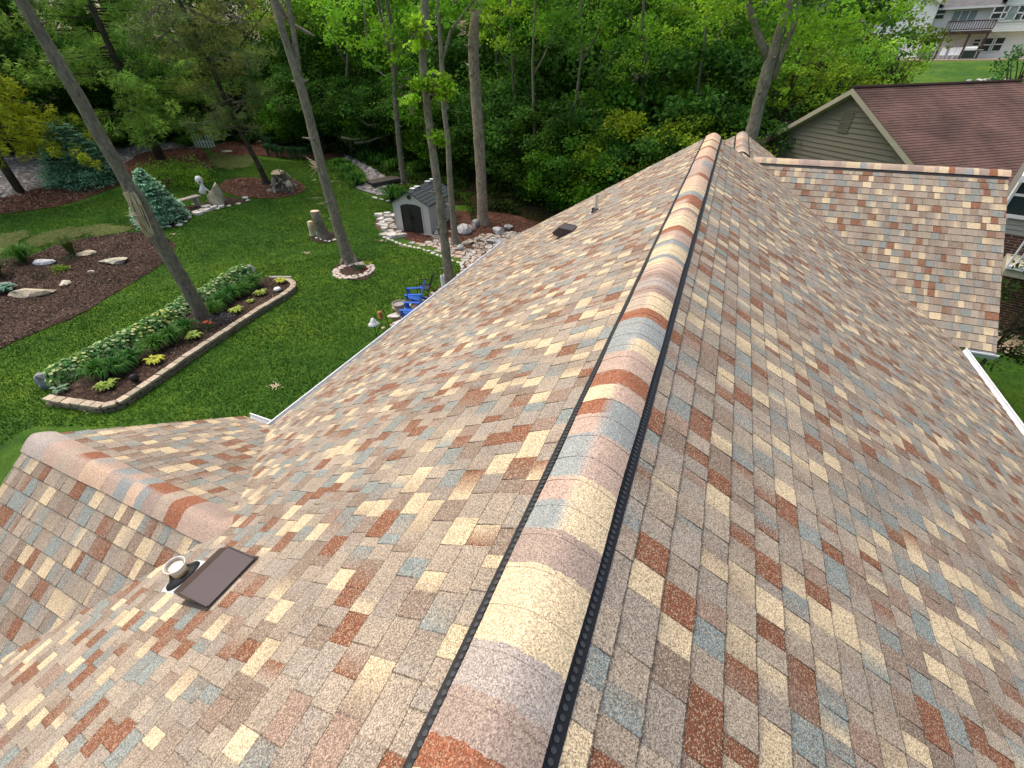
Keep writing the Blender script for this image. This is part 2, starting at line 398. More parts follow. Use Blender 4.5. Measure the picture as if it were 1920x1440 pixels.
def crestY(py):
    """distance along the ridge of a point of the crest seen at image row py"""
    lo, hi = -1., 14.
    for _ in range(40):
        m = (lo+hi)/2; d = np.array([0, m, .02])-O; z = d@fw
        if 720-FPX*(d@u2)/z < py: hi = m
        else: lo = m
    return (lo+hi)/2
def cap(name, org, D, S, bands, w, prof, parent, step=.142, thick=.005, n=14):
    """arched ridge caps: D runs along the ridge, S across it; bands = (d0, d1, colour left, colour right)"""
    org, D, S = [np.array(q, float) for q in (org, D, S)]; mb = MB(); r = np.random.default_rng(5)
    us = np.linspace(-1, 1, n+1); d_end = bands[-1][1]; d0 = bands[0][0]
    for (a, b, cl, cr) in bands:
        cuts = [a]; k = math.floor((a-d0)/step)+1
        while d0+k*step < b-1e-4: cuts.append(d0+k*step); k += 1
        cuts.append(b)
        for p, q in zip(cuts[:-1], cuts[1:]):
            m = max(1, int((q-p)/.05)); ss = np.linspace(p, q, m+1)
            kk = math.floor((((p+q)/2)-d0)/step); base = d0+kk*step
            for i in range(m):
                for j in range(n):
                    pts = []; cs = []
                    for (dd, uu) in ((ss[i], us[j]), (ss[i+1], us[j]), (ss[i+1], us[j+1]), (ss[i], us[j+1])):
                        lift = .0022*(1-(dd-base)/step)+.001
                        jag = .004*math.sin(uu*23+dd*90)+.003*math.sin(uu*51+dd*70) if 0 < dd-d0 and dd < d_end-.01 else 0
                        if abs(dd-base) < 1e-5 or abs(dd-base-step) < 1e-5: jag = 0
                        wv = w*(1+.012*math.sin(dd*3.1)+.012*math.sin(dd*7.7+1))
                        pts.append(org+D*(dd+jag)+S*(uu*wv)+Z_*(prof(uu)+lift))
                        t = min(1, max(0, (uu+.1)*2.6+.5)); cs.append(lerp(cl, cr, t))
                    mb.face(pts, cs)
            if abs(p-base) < 1e-5:
                for j in range(n):      # butt edge of each piece
                    A = org+D*p+S*(us[j]*w)+Z_*(prof(us[j])+.0033); B = org+D*p+S*(us[j+1]*w)+Z_*(prof(us[j+1])+.0033)
                    mb.face([A, B, B-Z_*.006, A-Z_*.006], lerp(cl, ASPH, .3))
    for sgn in (-1, 1):                 # cut edges along both sides
        A = org+D*d0+S*(sgn*w)+Z_*prof(1); B = org+D*d_end+S*(sgn*w)+Z_*prof(1)
        mb.face([A+Z_*.003, B+Z_*.003, B-Z_*.006, A-Z_*.006], ASPH)
    o = mb.build(name, MT['cap'], smooth=False)
    return child(parent, o)
Cr, Bl, Ru, Pi, Mv, Lv, Tn = (.66, .54, .36), (.28, .32, .325), (.29, .105, .055), (.47, .35, .29), (.36, .28, .24), (.40, .355, .33), (.43, .355, .285)
Br = (.33, .24, .205); PC = (.62, .45, .33)
rows = [(1640, Tn, Tn), (1560, Cr, Pi), (1480, Ru, Ru), (1407, Mv, Mv), (1309, Lv, Lv), (1214, Cr, Cr), (1061, Mv, Mv), (993, Bl, Cr), (938, Pi, Cr), (892, Bl, Pi), (811, Pi, Bl), (773, Ru, Bl),
        (746, Cr, Pi), (718, Ru, Ru), (692, Pi, Pi), (655, Bl, Cr), (631, Bl, Bl), (593, Ru, Ru), (576, Tn, Cr), (546, Br, Br), (533, Lv, Lv), (519, Br, Br), (505, Pi, Pi), (492, Cr, PC),
        (481, Bl, Bl), (474, Cr, Cr), (456, Bl, Bl), (447, Cr, Pi), (439, Pi, Pi), (430, Ru, Ru), (421, Cr, Cr), (403, PC, PC), (393, Br, Br), (388, Cr, Cr), (380, Pi, Ru), (371, Ru, Ru), (363, Bl, Bl),
        (356, Cr, Cr), (347, PC, PC), (328, Br, Ru), (322, Pi, Pi), (308, Pi, Bl), (300, Pi, Pi), (294, Ru, Ru), (291, PC, PC), (275, Ru, Ru), (272, Cr, PC), (262, Ru, Ru), (260, Cr, Cr), (256, PC, PC)]
ys_ = [crestY(r_[0]) for r_ in rows]+[YE+.03]
bands = [(ys_[i], ys_[i+1], rows[i][1], rows[i][2]) for i in range(len(rows)) if ys_[i+1]-ys_[i] > .004]
def fill_gap(bs, a):
    return [(a, bs[0][0], Tn, Pi)]+bs
bands = fill_gap(bands, YS)
def profm(u): return .012-.072*abs(u)**1.62
def rvent(parent, org, D, S, d0, d1, w0, w1, slope, n_):
    """black slotted ridge vent showing as a strip on both sides of the cap"""
    org, D, S = [np.array(q, float) for q in (org, D, S)]
    tt = math.tan(slope); mb = MB()
    for sg in (-1, 1):
        q = lambda d, s, z: org+D*d+S*(sg*s)+Z_*(z-s*tt)
        mb.face([q(d0, w0*.75, .012), q(d1, w0*.75, .012), q(d1, w0, .02), q(d0, w0, .02)])
        mb.face([q(d0, w0, .02), q(d1, w0, .02), q(d1, w0, .006), q(d0, w0, .006)])
        mb.face([q(d0, w0, .0105), q(d1, w0, .0105), q(d1, w1, .0105), q(d0, w1, .0105)])
        mb.face([q(d0, w1, .0105), q(d1, w1, .0105), q(d1, w1, -.01), q(d0, w1, -.01)])
        d = d0; i = 0
        while d < min(d1, d0+n_):
            # baffle ribs and the round nail bosses of the vent
            cx, cw = (w0+w1)/2+.002, .0085
            ring = [(cx+cw*math.cos(t), d+cw*math.sin(t)) for t in np.linspace(0, 2*math.pi, 11)[:-1]]
            mb.face([q(b, a, .0145) for a, b in ring], m=1)
            for k in range(10):
                a, b = ring[k], ring[(k+1) % 10]
                mb.face([q(a[1], a[0], .0145), q(b[1], b[0], .0145), q(b[1], b[0], .0105), q(a[1], a[0], .0105)], m=1)
            mb.box(q(d+.013, w0+.004, .014), (.008, .004, .012)); d += .026
    o = mb.build('ridge_vent', [MT['black'], MT['vent_dot']])
    return o
def sub(part, o):
    o.parent = part; return o
rid = cap('ridge_cap', (0, 0, 0), Y_, X_, bands, .153, profm, H)
rv = child(H, rvent(H, (0, 0, 0), Y_, X_, YS, YE, .145, .192, AL, 16))
def rand_bands(a, b, seed, lo=.05, hi=.16):
    r = np.random.default_rng(seed); out = []
    while a < b:
        w = r.uniform(lo, hi); e = min(b, a+w)
        ch = [Cr, Pi, PC, Tn, Mv, Ru, Bl, Br, Lv]; p = [.2, .15, .12, .16, .1, .1, .07, .05, .05]
        i, j = r.choice(9, p=p), r.choice(9, p=p)
        out.append((a, e, ch[i], ch[j] if r.random() < .3 else ch[i])); a = e
    return out
cap('ridge_cap', (X2, 0, Z2), Y_, X_, rand_bands(YE+.42, Y2E, 3), .15, profm, H)
child(H, rvent(H, (X2, 0, Z2), Y_, X_, YE+.36, Y2E, .135, .185, AL, 0))
def profg(u): return .014-.100*abs(u)**1.5
gb = [(0, .35, Lv, Lv), (.35, .62, Pi, Pi), (.62, .78, Tn, Tn), (.78, .98, Ru, Pi), (.98, 1.15, Lv, PC), (1.15, 1.32, Pi, PC), (1.32, 1.5, Bl, Pi), (1.5, 1.66, Pi, Bl), (1.66, 1.8, Bl, PC), (1.8, 1.9, Ru, Bl), (1.9, 2.05, Ru, Mv),
      (2.05, 2.2, Tn, Tn), (2.2, 2.38, Ru, Ru), (2.38, 2.75, Mv, Pi), (2.75, 3.1, Pi, Pi)]
gl = (xv+.25)-XG
gb = [(a*gl/3.1, b*gl/3.1, c, d) for a, b, c, d in gb]
cap('ridge_cap', (XG-.01, GY, GZ), X_, np.array([0, -1., 0]), gb, .155, profg, H, step=.19)
cap('ridge_cap', (xw-.1, WY, WZ), X_, Y_, rand_bands(0, WX-xw+.12, 8, .08, .2), .14, lambda u: .015-.095*abs(u)**1.6, H)
child(H, rvent(H, (xw, WY, WZ), X_, Y_, 0, WX-xw, .125, .175, B3, 0))

# gutters, fascias, walls
def gutter(name, a, b, out, parent, w=.125, h=.11):
    """white K-style gutter from a to b (eave line), out = outward direction"""
    a, b, out = [np.array(q, float) for q in (a, b, out)]; mb = MB()
    pr = [(-.01, -.012), (-.01, -h), (w*.6, -h), (w*.72, -h*.6), (w, -h*.28), (w, .0), (w-.018, .0), (w-.018, -.02), (w-.012, -h*.25), (w*.6, -h+.008), (0, -h+.008), (0, -.012)]
    for i in range(len(pr)):
        p, q = pr[i], pr[(i+1) % len(pr)]
        mb.face([a+out*p[0]+Z_*p[1], b+out*p[0]+Z_*p[1], b+out*q[0]+Z_*q[1], a+out*q[0]+Z_*q[1]])
    for e in (a, b): mb.face([e+out*p[0]+Z_*p[1] for p in pr])
    return child(parent, mb.build(name, MT['white']))
yG = GY+VG*c2_
gutter('gutter', (XL+.03, yG-.02, ZEL), (XL+.03, YE-.1, ZEL), (-1, 0, 0), H)
gutter('gutter', (XG+.02, yG-.03, ZEL), (XL-.09, yG-.03, ZEL), (0, 1, 0), H)
yW = WY-VW*c3_
gutter('gutter', (XR-.03, YS, ZER), (XR-.03, 6.4, ZER-.01), (1, 0, 0), H)
gutter('gutter', (XR-.02, 6.0, ZER+.012), (XR-.02, yW-.02, ZER+.02), (1, 0, 0), H)
gutter('gutter', (XR+.12, yW+.03, ZER), (WX+.02, yW+.03, ZER), (0, -1, 0), H)
mb = MB(); q = np.array([XR-.05, yW+.05, ZER+.03])
mb.face([q, q+(.28, -.02, -.02), q+(.26, .22, .1), q+(0, .2, .13)]); mb.face([q, q+(.28, -.02, -.02), q+(.28, -.02, -.06), q+(0, 0, -.04)])
child(H, mb.build('corner_flashing', MT['galv']))
mb = MB()
def wallprism(mb, poly, z0, z1, m=0):
    n = len(poly)
    for i in range(n):
        (ax, ay), (bx, by) = poly[i], poly[(i+1) % n]
        mb.face([(ax, ay, z0), (bx, by, z0), (bx, by, z1), (ax, ay, z1)], m=m)
wallprism(mb, [(XL+.4, YS+.3), (XR-.4, YS+.3), (XR-.4, YE-.3), (XL+.4, YE-.3)], -7.3, ZEL-.12)
wallprism(mb, [(XG+.3, -1.), (XL+.5, -1.), (XL+.5, yG-.4), (XG+.3, yG-.4)], -7.3, ZEL-.12)
wallprism(mb, [(X2-2, YE-.3), (XR-.4, YE-.3), (XR-.4, Y2E-.3), (X2-2, Y2E-.3)], -7.3, ZER-.1)
wallprism(mb, [(XR-.5, yW+.4), (WX-.3, yW+.4), (WX-.3, 2*WY-yW-.4), (XR-.5, 2*WY-yW-.4)], -7.3, ZER-.12)
for x in (XG+.3,):
    mb.face([(x, yG-.4, ZEL-.12), (x, 2*GY-yG+.4, ZEL-.12), (x, GY, GZ-.2)])
mb.face([(WX-.3, yW+.4, ZER-.12), (WX-.3, 2*WY-yW-.4, ZER-.12), (WX-.3, WY, WZ-.2)])
mb.face([(XL+.4, YE-.3, ZEL-.12), (XR-.4, YE-.3, ZEL-.12), (0, YE-.3, -.2)])
mb.face([(X2-2, Y2E-.3, ZER-.1), (XR-.4, Y2E-.3, ZER-.1), (X2, Y2E-.3, Z2-.2)])
child(H, mb.build('wall', MT['brick']))
mb = MB()      # soffits and rake boards
for (a, b) in (((XL, YS), (XL+.5, YE)), ((XR-.5, YS), (XR, YE)),):
    z = ZEL-.12 if a[0] < 0 else ZER-.12
    mb.face([(a[0], a[1], z), (b[0], a[1], z), (b[0], b[1], z), (a[0], b[1], z)])
def rakeboard(p, q, dn=.16, th=.03, out=(0, 1, 0)):
    p, q, o_ = [np.array(v, float) for v in (p, q, out)]
    mb.face([p+o_*.0-Z_*.02, q-Z_*.02, q-Z_*dn, p-Z_*dn]); mb.face([p-o_*th-Z_*dn, q-o_*th-Z_*dn, q-Z_*dn, p-Z_*dn])
rakeboard((0, YE-.02, 0), (XL, YE-.02, ZEL)); rakeboard((0, YE-.02, 0), (X2, YE-.02, Z2)); rakeboard((X2, Y2E-.02, Z2), (XR, Y2E-.02, ZER))
rakeboard((XG+.02, GY, GZ), (XG+.02, yG, ZEL), out=(-1, 0, 0)); rakeboard((XG+.02, GY, GZ), (XG+.02, GY-VN*c2_, GZ-VN*s2_), out=(-1, 0, 0))
rakeboard((WX-.02, WY, WZ), (WX-.02, yW, ZER), out=(1, 0, 0)); rakeboard((WX-.02, WY, WZ), (WX-.02, 2*WY-yW, ZER), out=(1, 0, 0))
child(H, mb.build('rake_board', MT['white']))

def onL(x, y):
    d = ray(x, y); k = (TA*O[0]-O[2])/(d[2]-TA*d[0]); return O+d*k
# slant-back box vents on the left slope
VL, NL = np.array([-CA, 0, -SA]), np.array([-SA, 0, CA])
def box_vent(p, sy=.36, sv=.3, hgt=.115, rot=0):
    mb = MB(); q = lambda u, v, h: p+Y_*u+VL*v+NL*h
    a, b = -sy/2, sy/2
    # flange
    mb.face([q(a-.02, -sv*.5-.01, .012), q(b+.02, -sv*.5-.01, .012), q(b+.02, sv*.5, .012), q(a-.02, sv*.5, .012)])
    top = [(-sv/2, .02), (sv*.06, hgt), (sv*.5, hgt*.86)]
    for (v0_, h0), (v1_, h1) in zip(top[:-1], top[1:]):
        mb.face([q(a, v0_, h0), q(b, v0_, h0), q(b, v1_, h1), q(a, v1_, h1)], m=0 if v0_ < 0 else 1)
    for u in (a, b):
        mb.face([q(u, v, h) for v, h in top]+[q(u, sv*.46, hgt*.5), q(u, sv*.2, .012)])
        mb.bar(q(u, -sv/2, .024), q(u, sv*.06, hgt+.004), .008)
    mb.face([q(a, sv*.5, hgt*.86), q(b, sv*.5, hgt*.86), q(b, sv*.46, hgt*.6), q(a, sv*.46, hgt*.6)], m=1)
    mb.face([q(a, sv*.46, hgt*.6), q(b, sv*.46, hgt*.6), q(b, sv*.2, .013), q(a, sv*.2, .013)], m=1)
    return child(H, mb.build('roof_vent', [MT['bronze'], MT['bronze_lip']]))
box_vent(np.array([-2.08, .56, -2.08*TA]), .33, .42, .12)
box_vent(onL(1062, 438), .3, .36, .17)
def pipe_vent(p, h, r_, flare=0):
    mb = MB(); mb.tube([p, p+Z_*h], r_, 16, cap=False); 
    if flare:
        pr_ = [(h-.05, .98), (h-.01, 1.2), (h+.012, 1.36), (h+.012, 1.24), (h-.012, 1.0), (h-.012, .02)]; k_ = 20
        mb.idx([p+Z_*z+X_*(r_*s*math.cos(t))+Y_*(r_*s*math.sin(t)) for z, s in pr_ for t in np.linspace(0, 2*math.pi, k_+1)[:-1]], [(i*k_+j, i*k_+(j+1) % k_, (i+1)*k_+(j+1) % k_, (i+1)*k_+j) for i in range(len(pr_)-1) for j in range(k_)], m=1)
    o = mb.build('vent_pipe', [MT['rust'] if flare else MT['pvc'], MT['pvc']], smooth=False); child(H, o)
    mb = MB(); n = 20
    prof = [(r_*2.3, .012), (r_*2.2, .03), (r_*1.55, .042), (r_*1.25, .06), (r_*1.02, .085)]
    rings = []
    for rr, hh in prof:
        rings.append([p+Y_*(rr*1.05*math.cos(t))+VL*(rr*math.sin(t))+NL*hh for t in np.linspace(0, 2*math.pi, n+1)[:-1]])
    mb.idx([v for g in rings for v in g], [(i*n+k, i*n+(k+1) % n, (i+1)*n+(k+1) % n, (i+1)*n+k) for i in range(len(prof)-1) for k in range(n)])
    b = mb.build('rubber_boot', MT['black'], smooth=True); b.parent = o
    mb = MB(); s_ = r_*2.6
    mb.idx([p+Y_*a+VL*b_+NL*h_ for a, b_ in ((-s_, -s_*1.1), (s_, -s_*1.1), (s_*1.0, s_*.9), (s_*.5, s_*1.25), (-s_*.5, s_*1.25), (-s_, s_*.9)) for h_ in (.003, .011)],
           [(1, 3, 5, 7, 9, 11)]+[(2*i, (2*i+2) % 12, (2*i+3) % 12, 2*i+1) for i in range(6)])
    f = mb.build('base_flashing', MT['galv']); f.parent = o
pipe_vent(onL(347, 1082), .15, .05, 1)
pipe_vent(onL(1116, 397), .3, .035, 0)

# ------------------------------------------------------------------ terrain
def ground():
    az = np.linspace(-math.pi, math.pi, 145); rr = [0.0]+list(np.geomspace(3, 420, 95))
    mb = MB(); vs = [(0, 0, -7)]
    for r_ in rr[1:]:
        for a in az[:-1]:
            x, y = r_*math.sin(a), r_*math.cos(a); vs.append((x, y, T(x, y)))
    n = len(az)-1; fs = [(0, 1+k, 1+(k+1) % n) for k in range(n)]
    for i in range(len(rr)-2):
        for k in range(n):
            fs.append((1+i*n+k, 1+(i+1)*n+k, 1+(i+1)*n+(k+1) % n, 1+i*n+(k+1) % n))
    mb.idx(vs, fs); return tag(mb.build('lawn', MT['grass'], smooth=True), kind='structure')
ground()
def inside(p, poly):
    x, y = p; c = False
    for i in range(len(poly)):
        (x1, y1), (x2, y2) = poly[i], poly[i-1]
        if (y1 > y) != (y2 > y) and x < (x2-x1)*(y-y1)/(y2-y1)+x1: c = not c
    return c
def smoothpoly(pts, step=.35, wob=.08, seed=1):
    r = np.random.default_rng(seed); out = []; n = len(pts)
    for i in range(n):
        p0, p1, p2, p3 = [np.array(pts[(i+k) % n]) for k in (-1, 0, 1, 2)]
        m = max(1, int(np.linalg.norm(p2-p1)/step))
        for j in range(m):
            t = j/m
            q = .5*((2*p1)+(-p0+p2)*t+(2*p0-5*p1+4*p2-p3)*t*t+(-p0+3*p1-3*p2+p3)*t**3)
            out.append(q+r.normal(0, wob, 2)*min(1, step))
    return [tuple(q) for q in out]
def sheet(name, pts, mat, lift=.012, dens=.7, kind='structure', wob=.1, heave=0, seed=1, label=None, cat=None):
    poly = smoothpoly(pts, .35, wob, seed)
    xs = [p[0] for p in poly]; ys = [p[1] for p in poly]
    P = [Vector(p) for p in poly]; n = len(P)
    r = np.random.default_rng(seed)
    x = min(xs)
    while x < max(xs):
        y = min(ys)
        while y < max(ys):
            q = (x+r.uniform(-.2, .2)*dens, y+r.uniform(-.2, .2)*dens)
            if inside(q, poly): P.append(Vector(q))
            y += dens
        x += dens
    v, e, f, *_ = delaunay_2d_cdt(P, [], [list(range(n))], 1, 1e-4)
    mb = MB()
    vs = []
    for k, q in enumerate(v):
        h = heave*r.random() if k >= n else 0
        vs.append((q[0], q[1], T(q[0], q[1])+lift+h+(0 if k < n else .02*r.random())))
    mb.idx(vs, [tuple(t) for t in f])
    o = mb.build(name, mat, smooth=True)
    if kind: o['kind'] = kind
    if label: tag(o, label, cat)
    return o
def chips(poly, n, cols, seed, zf=None, s=(.03, .11)):
    """loose bark chips lying on a mulch bed"""
    r = np.random.default_rng(seed); xs = [p[0] for p in poly]; ys = [p[1] for p in poly]; P = []
    while len(P) < n:
        q = (r.uniform(min(xs), max(xs)), r.uniform(min(ys), max(ys)))
        if inside(q, poly): P.append((q[0], q[1], (T(*q)+.05 if zf is None else zf)+r.random()*.05))
    P = np.array(P); C = np.array(cols)[r.integers(0, len(cols), n)]*r.uniform(.6, 1.3, (n, 1))
    me = leaves_mesh('mulch_chips', P, r.uniform(*s, n), C.astype(np.float32), MT['chip'], .8, .45, seed)
    o = bpy.data.objects.new('mulch_chips', me); col.objects.link(o); tag(o, kind='stuff')
def wp(pts, z=None): return [tuple((W(*p) if z is None else Zp(*p, z))[:2]) for p in pts]
bedA = wp([(-160, 560), (0, 488), (60, 478), (100, 462), (140, 450), (190, 444), (260, 436), (315, 447), (328, 466), (298, 500), (225, 545), (150, 590), (60, 628), (0, 655), (-200, 760), (-420, 700)])
sheet('mulch_bed', bedA, MT['mulch'], .03, .5, heave=.05)
sheet('mulch_bed', wp([(-120, 430), (0, 402), (60, 395), (130, 382), (200, 358), (235, 342), (222, 330), (150, 340), (80, 352), (20, 368), (-120, 400)]), MT['mulch_red'], .03, .6, heave=.06, seed=2)
sheet('gravel_bank', wp([(-200, 400), (-150, 310), (40, 280), (110, 282), (130, 320), (150, 342), (80, 354), (20, 370), (-80, 395)]), MT['gravel'], .02, .8, heave=.3, seed=3)
sheet('gravel_bank', wp([(200, 292), (240, 276), (300, 268), (345, 272), (372, 279), (300, 284), (262, 294), (240, 312), (215, 330)]), MT['gravel'], .02, .8, heave=.25, seed=4)
sheet('mulch_bed', wp([(214, 340), (236, 303), (258, 290), (304, 280), (367, 278), (383, 282), (391, 295), (395, 318), (362, 326), (330, 345), (300, 350), (250, 350)]), MT['mulch_red'], .035, .6, heave=.08, seed=5)
sheet('mulch_bed', wp([(412, 350), (432, 336), (480, 334), (502, 342), (545, 335), (566, 346), (573, 353), (560, 364), (522, 372), (470, 372), (430, 364)]), MT['mulch_red'], .035, .6, heave=.05, seed=6)
sheet('mulch_bed', wp([(285, 405), (297, 423), (335, 425), (353, 414), (366, 403), (400, 393), (430, 386), (462, 380), (466, 376), (440, 371), (408, 368), (395, 373), (375, 386), (340, 388), (300, 396)]), MT['mulch'], .03, .4, heave=.04, seed=7)
sheet('mulch_bed', wp([(624, 505), (640, 493), (665, 487), (690, 490), (703, 505), (698, 517), (675, 527), (645, 522), (630, 515)]), MT['mulch'], .02, .35, wob=.04, seed=8)
sheet('mulch_bed', wp([(582, 448), (590, 437), (612, 432), (633, 440), (634, 452), (612, 457), (592, 455)]), MT['mulch'], .02, .3, wob=.03, seed=9)
pathA = [(703, 420), (712, 405), (745, 400), (900, 395), (960, 400), (1010, 420), (985, 450), (940, 490), (905, 530), (870, 545), (862, 515), (866, 490), (830, 470), (790, 458), (750, 445), (715, 433)]
sheet('mulch_bed', wp(pathA), MT['mulch_red'], .02, .5, wob=.04, seed=10)
patio_px = [(735, 590), (745, 575), (790, 560), (828, 535), (850, 528), (900, 530), (930, 620), (860, 690), (790, 680), (742, 640), (738, 610)]
sheet('mulch_bed', wp(patio_px), MT['mulch'], .02, .5, wob=.04, seed=11)
DRY = ground_mat('dry_grass', [(.3, (.03, .05, .012)), (.5, (.08, .105, .03)), (.7, (.17, .14, .07))], 6)
sheet('worn_grass', wp([(50, 452), (90, 432), (150, 424), (215, 420), (250, 428), (230, 438), (170, 441), (110, 450), (70, 466)]), DRY, .025, .5, wob=.4, seed=31)
sheet('worn_grass', wp([(395, 290), (430, 283), (470, 290), (480, 306), (440, 318), (400, 310)]), DRY, .03, .7, wob=.5, seed=32)
sheet('worn_grass', wp([(-60, 470), (0, 440), (40, 432), (60, 440), (20, 465), (-40, 490)]), DRY, .025, .6, wob=.4, seed=33)
# floor of the wood behind the garden
sheet('forest_floor', wp([(-500, 290), (-300, 255), (0, 250), (200, 262), (300, 262), (400, 262), (470, 262), (520, 278), (590, 290), (640, 288), (700, 300), (760, 330), (870, 350), (885, 392), (960, 404), (1060, 430), (1200, 440), (1360, 420), (1400, 260)])
      + [(9, 60), (12, 110), (-100, 150), (-170, 60)], MT['litter'], .02, 3.0, wob=.3, heave=.5, seed=12)
sheet('forest_floor', wp([(738, 384), (760, 333), (830, 338), (880, 350), (900, 400), (884, 412), (872, 385)]), MT['litter'], .04, .6, wob=.15, heave=.06, seed=34)
sheet('mulch_bed', wp([(395, 283), (420, 268), (470, 262), (530, 275), (600, 284), (640, 290), (668, 308), (640, 300), (600, 300), (540, 298), (480, 292), (440, 292)]), MT['mulch_red'], .05, .6, heave=.1, seed=13)
sheet('creek_bed', wp([(640, 288), (668, 300), (700, 318), (722, 332), (728, 348), (745, 365), (715, 368), (690, 362), (667, 352), (690, 342), (680, 322), (655, 302)]), MT['gravel'], .06, .5, heave=.15, seed=14)
sheet('driveway', wp([(1840, 520), (1960, 500), (2150, 560), (2020, 668), (1935, 662), (1860, 655)]), MT['concrete'], .03, .8, wob=0, seed=15)

# ------------------------------------------------------------------ stones
def rock_mesh(name, sx, sy, sz, c, seed, rough=.42, sub=2, flat=0):
    r = np.random.default_rng(seed); me_v = []; fs = []
    import bmesh
    bm = bmesh.new(); bmesh.ops.create_icosphere(bm, subdivisions=sub, radius=1)
    dirs = r.normal(0, 1, (9, 3)); dirs /= np.linalg.norm(dirs, axis=1)[:, None]; offs = r.uniform(.5, .85, 9)
    for v in bm.verts:
        p = np.array(v.co)
        for d, o_ in zip(dirs, offs):
            k = p@d
            if k > o_: p = p-d*(k-o_)
        p = p*(1+r.normal(0, rough*.16))
        v.co = (p[0]*sx, p[1]*sy, max(-.25*sz, p[2]*sz*(1 if not flat else .8)))
    mb = MB(); bm.verts.index_update()
    k = [jit(c, r, .16) for _ in bm.faces]
    mb.v = [tuple(v.co) for v in bm.verts]
    for f, cc in zip(bm.faces, k): mb.f.append(tuple(v.index for v in f.verts)); mb.c.append(cc); mb.m.append(0)
    bm.free(); return mb.build(name, MT['stone'])
def rock(px, py, wpx, asp, hgt, c, seed, label, rz=0, name='rock', cat='rock', group=None, dz=.0, p=None):
    p = W(px, py) if p is None else p
    w_ = wpx*depth(p)/FPX/2
    o = rock_mesh(name, w_, w_*asp, w_*hgt, c, seed)
    o.location = (p[0], p[1], T(p[0], p[1])+dz+w_*hgt*.3); o.rotation_euler = (0, 0, -YAW+rz)
    return tag(o, label, cat, group)
WS, TS, GS, CS = (.55, .57, .6), (.5, .43, .31), (.25, .26, .28), (.5, .46, .36)
rock(85, 496, 44, .5, .42, WS, 1, 'white jagged rock in the dark mulch bed beside the grass tuft', .35)
rock(164, 477, 38, .7, .35, TS, 2, 'triangular grey-beige rock in the mulch bed behind the fountain grass', .2)
rock(217, 493, 64, .45, .24, CS, 3, 'long flat cream rock in the mulch bed nearest the leaning trunk', .25)
rock(173, 512, 13, .8, .8, CS, 4, 'tiny upright cream stone in the mulch bed below the flat cream rock')
rock(122, 532, 30, .8, .35, CS, 5, 'small pale wedge rock in the middle of the mulch bed', -.4)
rock(58, 554, 86, .4, .28, TS, 6, 'longest tan ledge rock in the mulch bed', .25)
rock(10, 536, 30, .6, .35, GS, 7, 'flat grey rock half hidden behind the bluish hosta', .1)
rock(12, 497, 12, .8, .4, CS, 8, 'little pale stone at the back of the mulch bed by the frame edge')
rock(470, 508, 22, .9, .85, (.45, .43, .42), 10, 'pale boulder at the far end of the raised bed')
# boulders around the old snag, right of the shed
bl = [(935, 432, 18, 1., .9, 'upright pale boulder at the foot of the snag'), (925, 450, 22, .8, .5, 'grey boulder with a flat top left of the limestone pile by the snag'),
      (878, 455, 0, 1, 1, ''), (945, 455, 20, .9, .7, 'rough grey boulder behind the bright white one'), (942, 463, 28, .6, .4, 'bright white pointed boulder nearest the roof edge'),
      (877, 452, 22, .6, .4, 'low white rock between the forked trunk and the snag'), (870, 433, 20, .9, 1., 'dark grey boulder leaning by the shed corner'), (893, 420, 12, 1, 1.5, 'tall narrow grey boulder right behind the shed corner'),
      (884, 428, 12, 1, 1.2, 'tan upright boulder between two grey ones beside the shed'), (862, 462, 12, 1, .9, 'small white boulder touching the forked trunk'), (953, 425, 17, .8, .7, 'rounded white boulder right of the snag'),
      (962, 440, 18, .9, .6, 'grey mossy boulder farthest right by the roof rake'), (975, 452, 22, .9, .5, 'dull brown-grey boulder low against the roof rake'), (818, 435, 9, 1, 1.1, 'small white boulder at the shed wall behind the big trunk')]
for i, (a, b, w_, asp, hg, lb) in enumerate(bl):
    if w_: rock(a, b+5, w_*1.5, asp, hg, [(.5, .5, .5), (.36, .36, .36), (.45, .4, .33)][i % 3], 30+i, lb, random.uniform(-.5, .5), 'boulder', 'boulder')
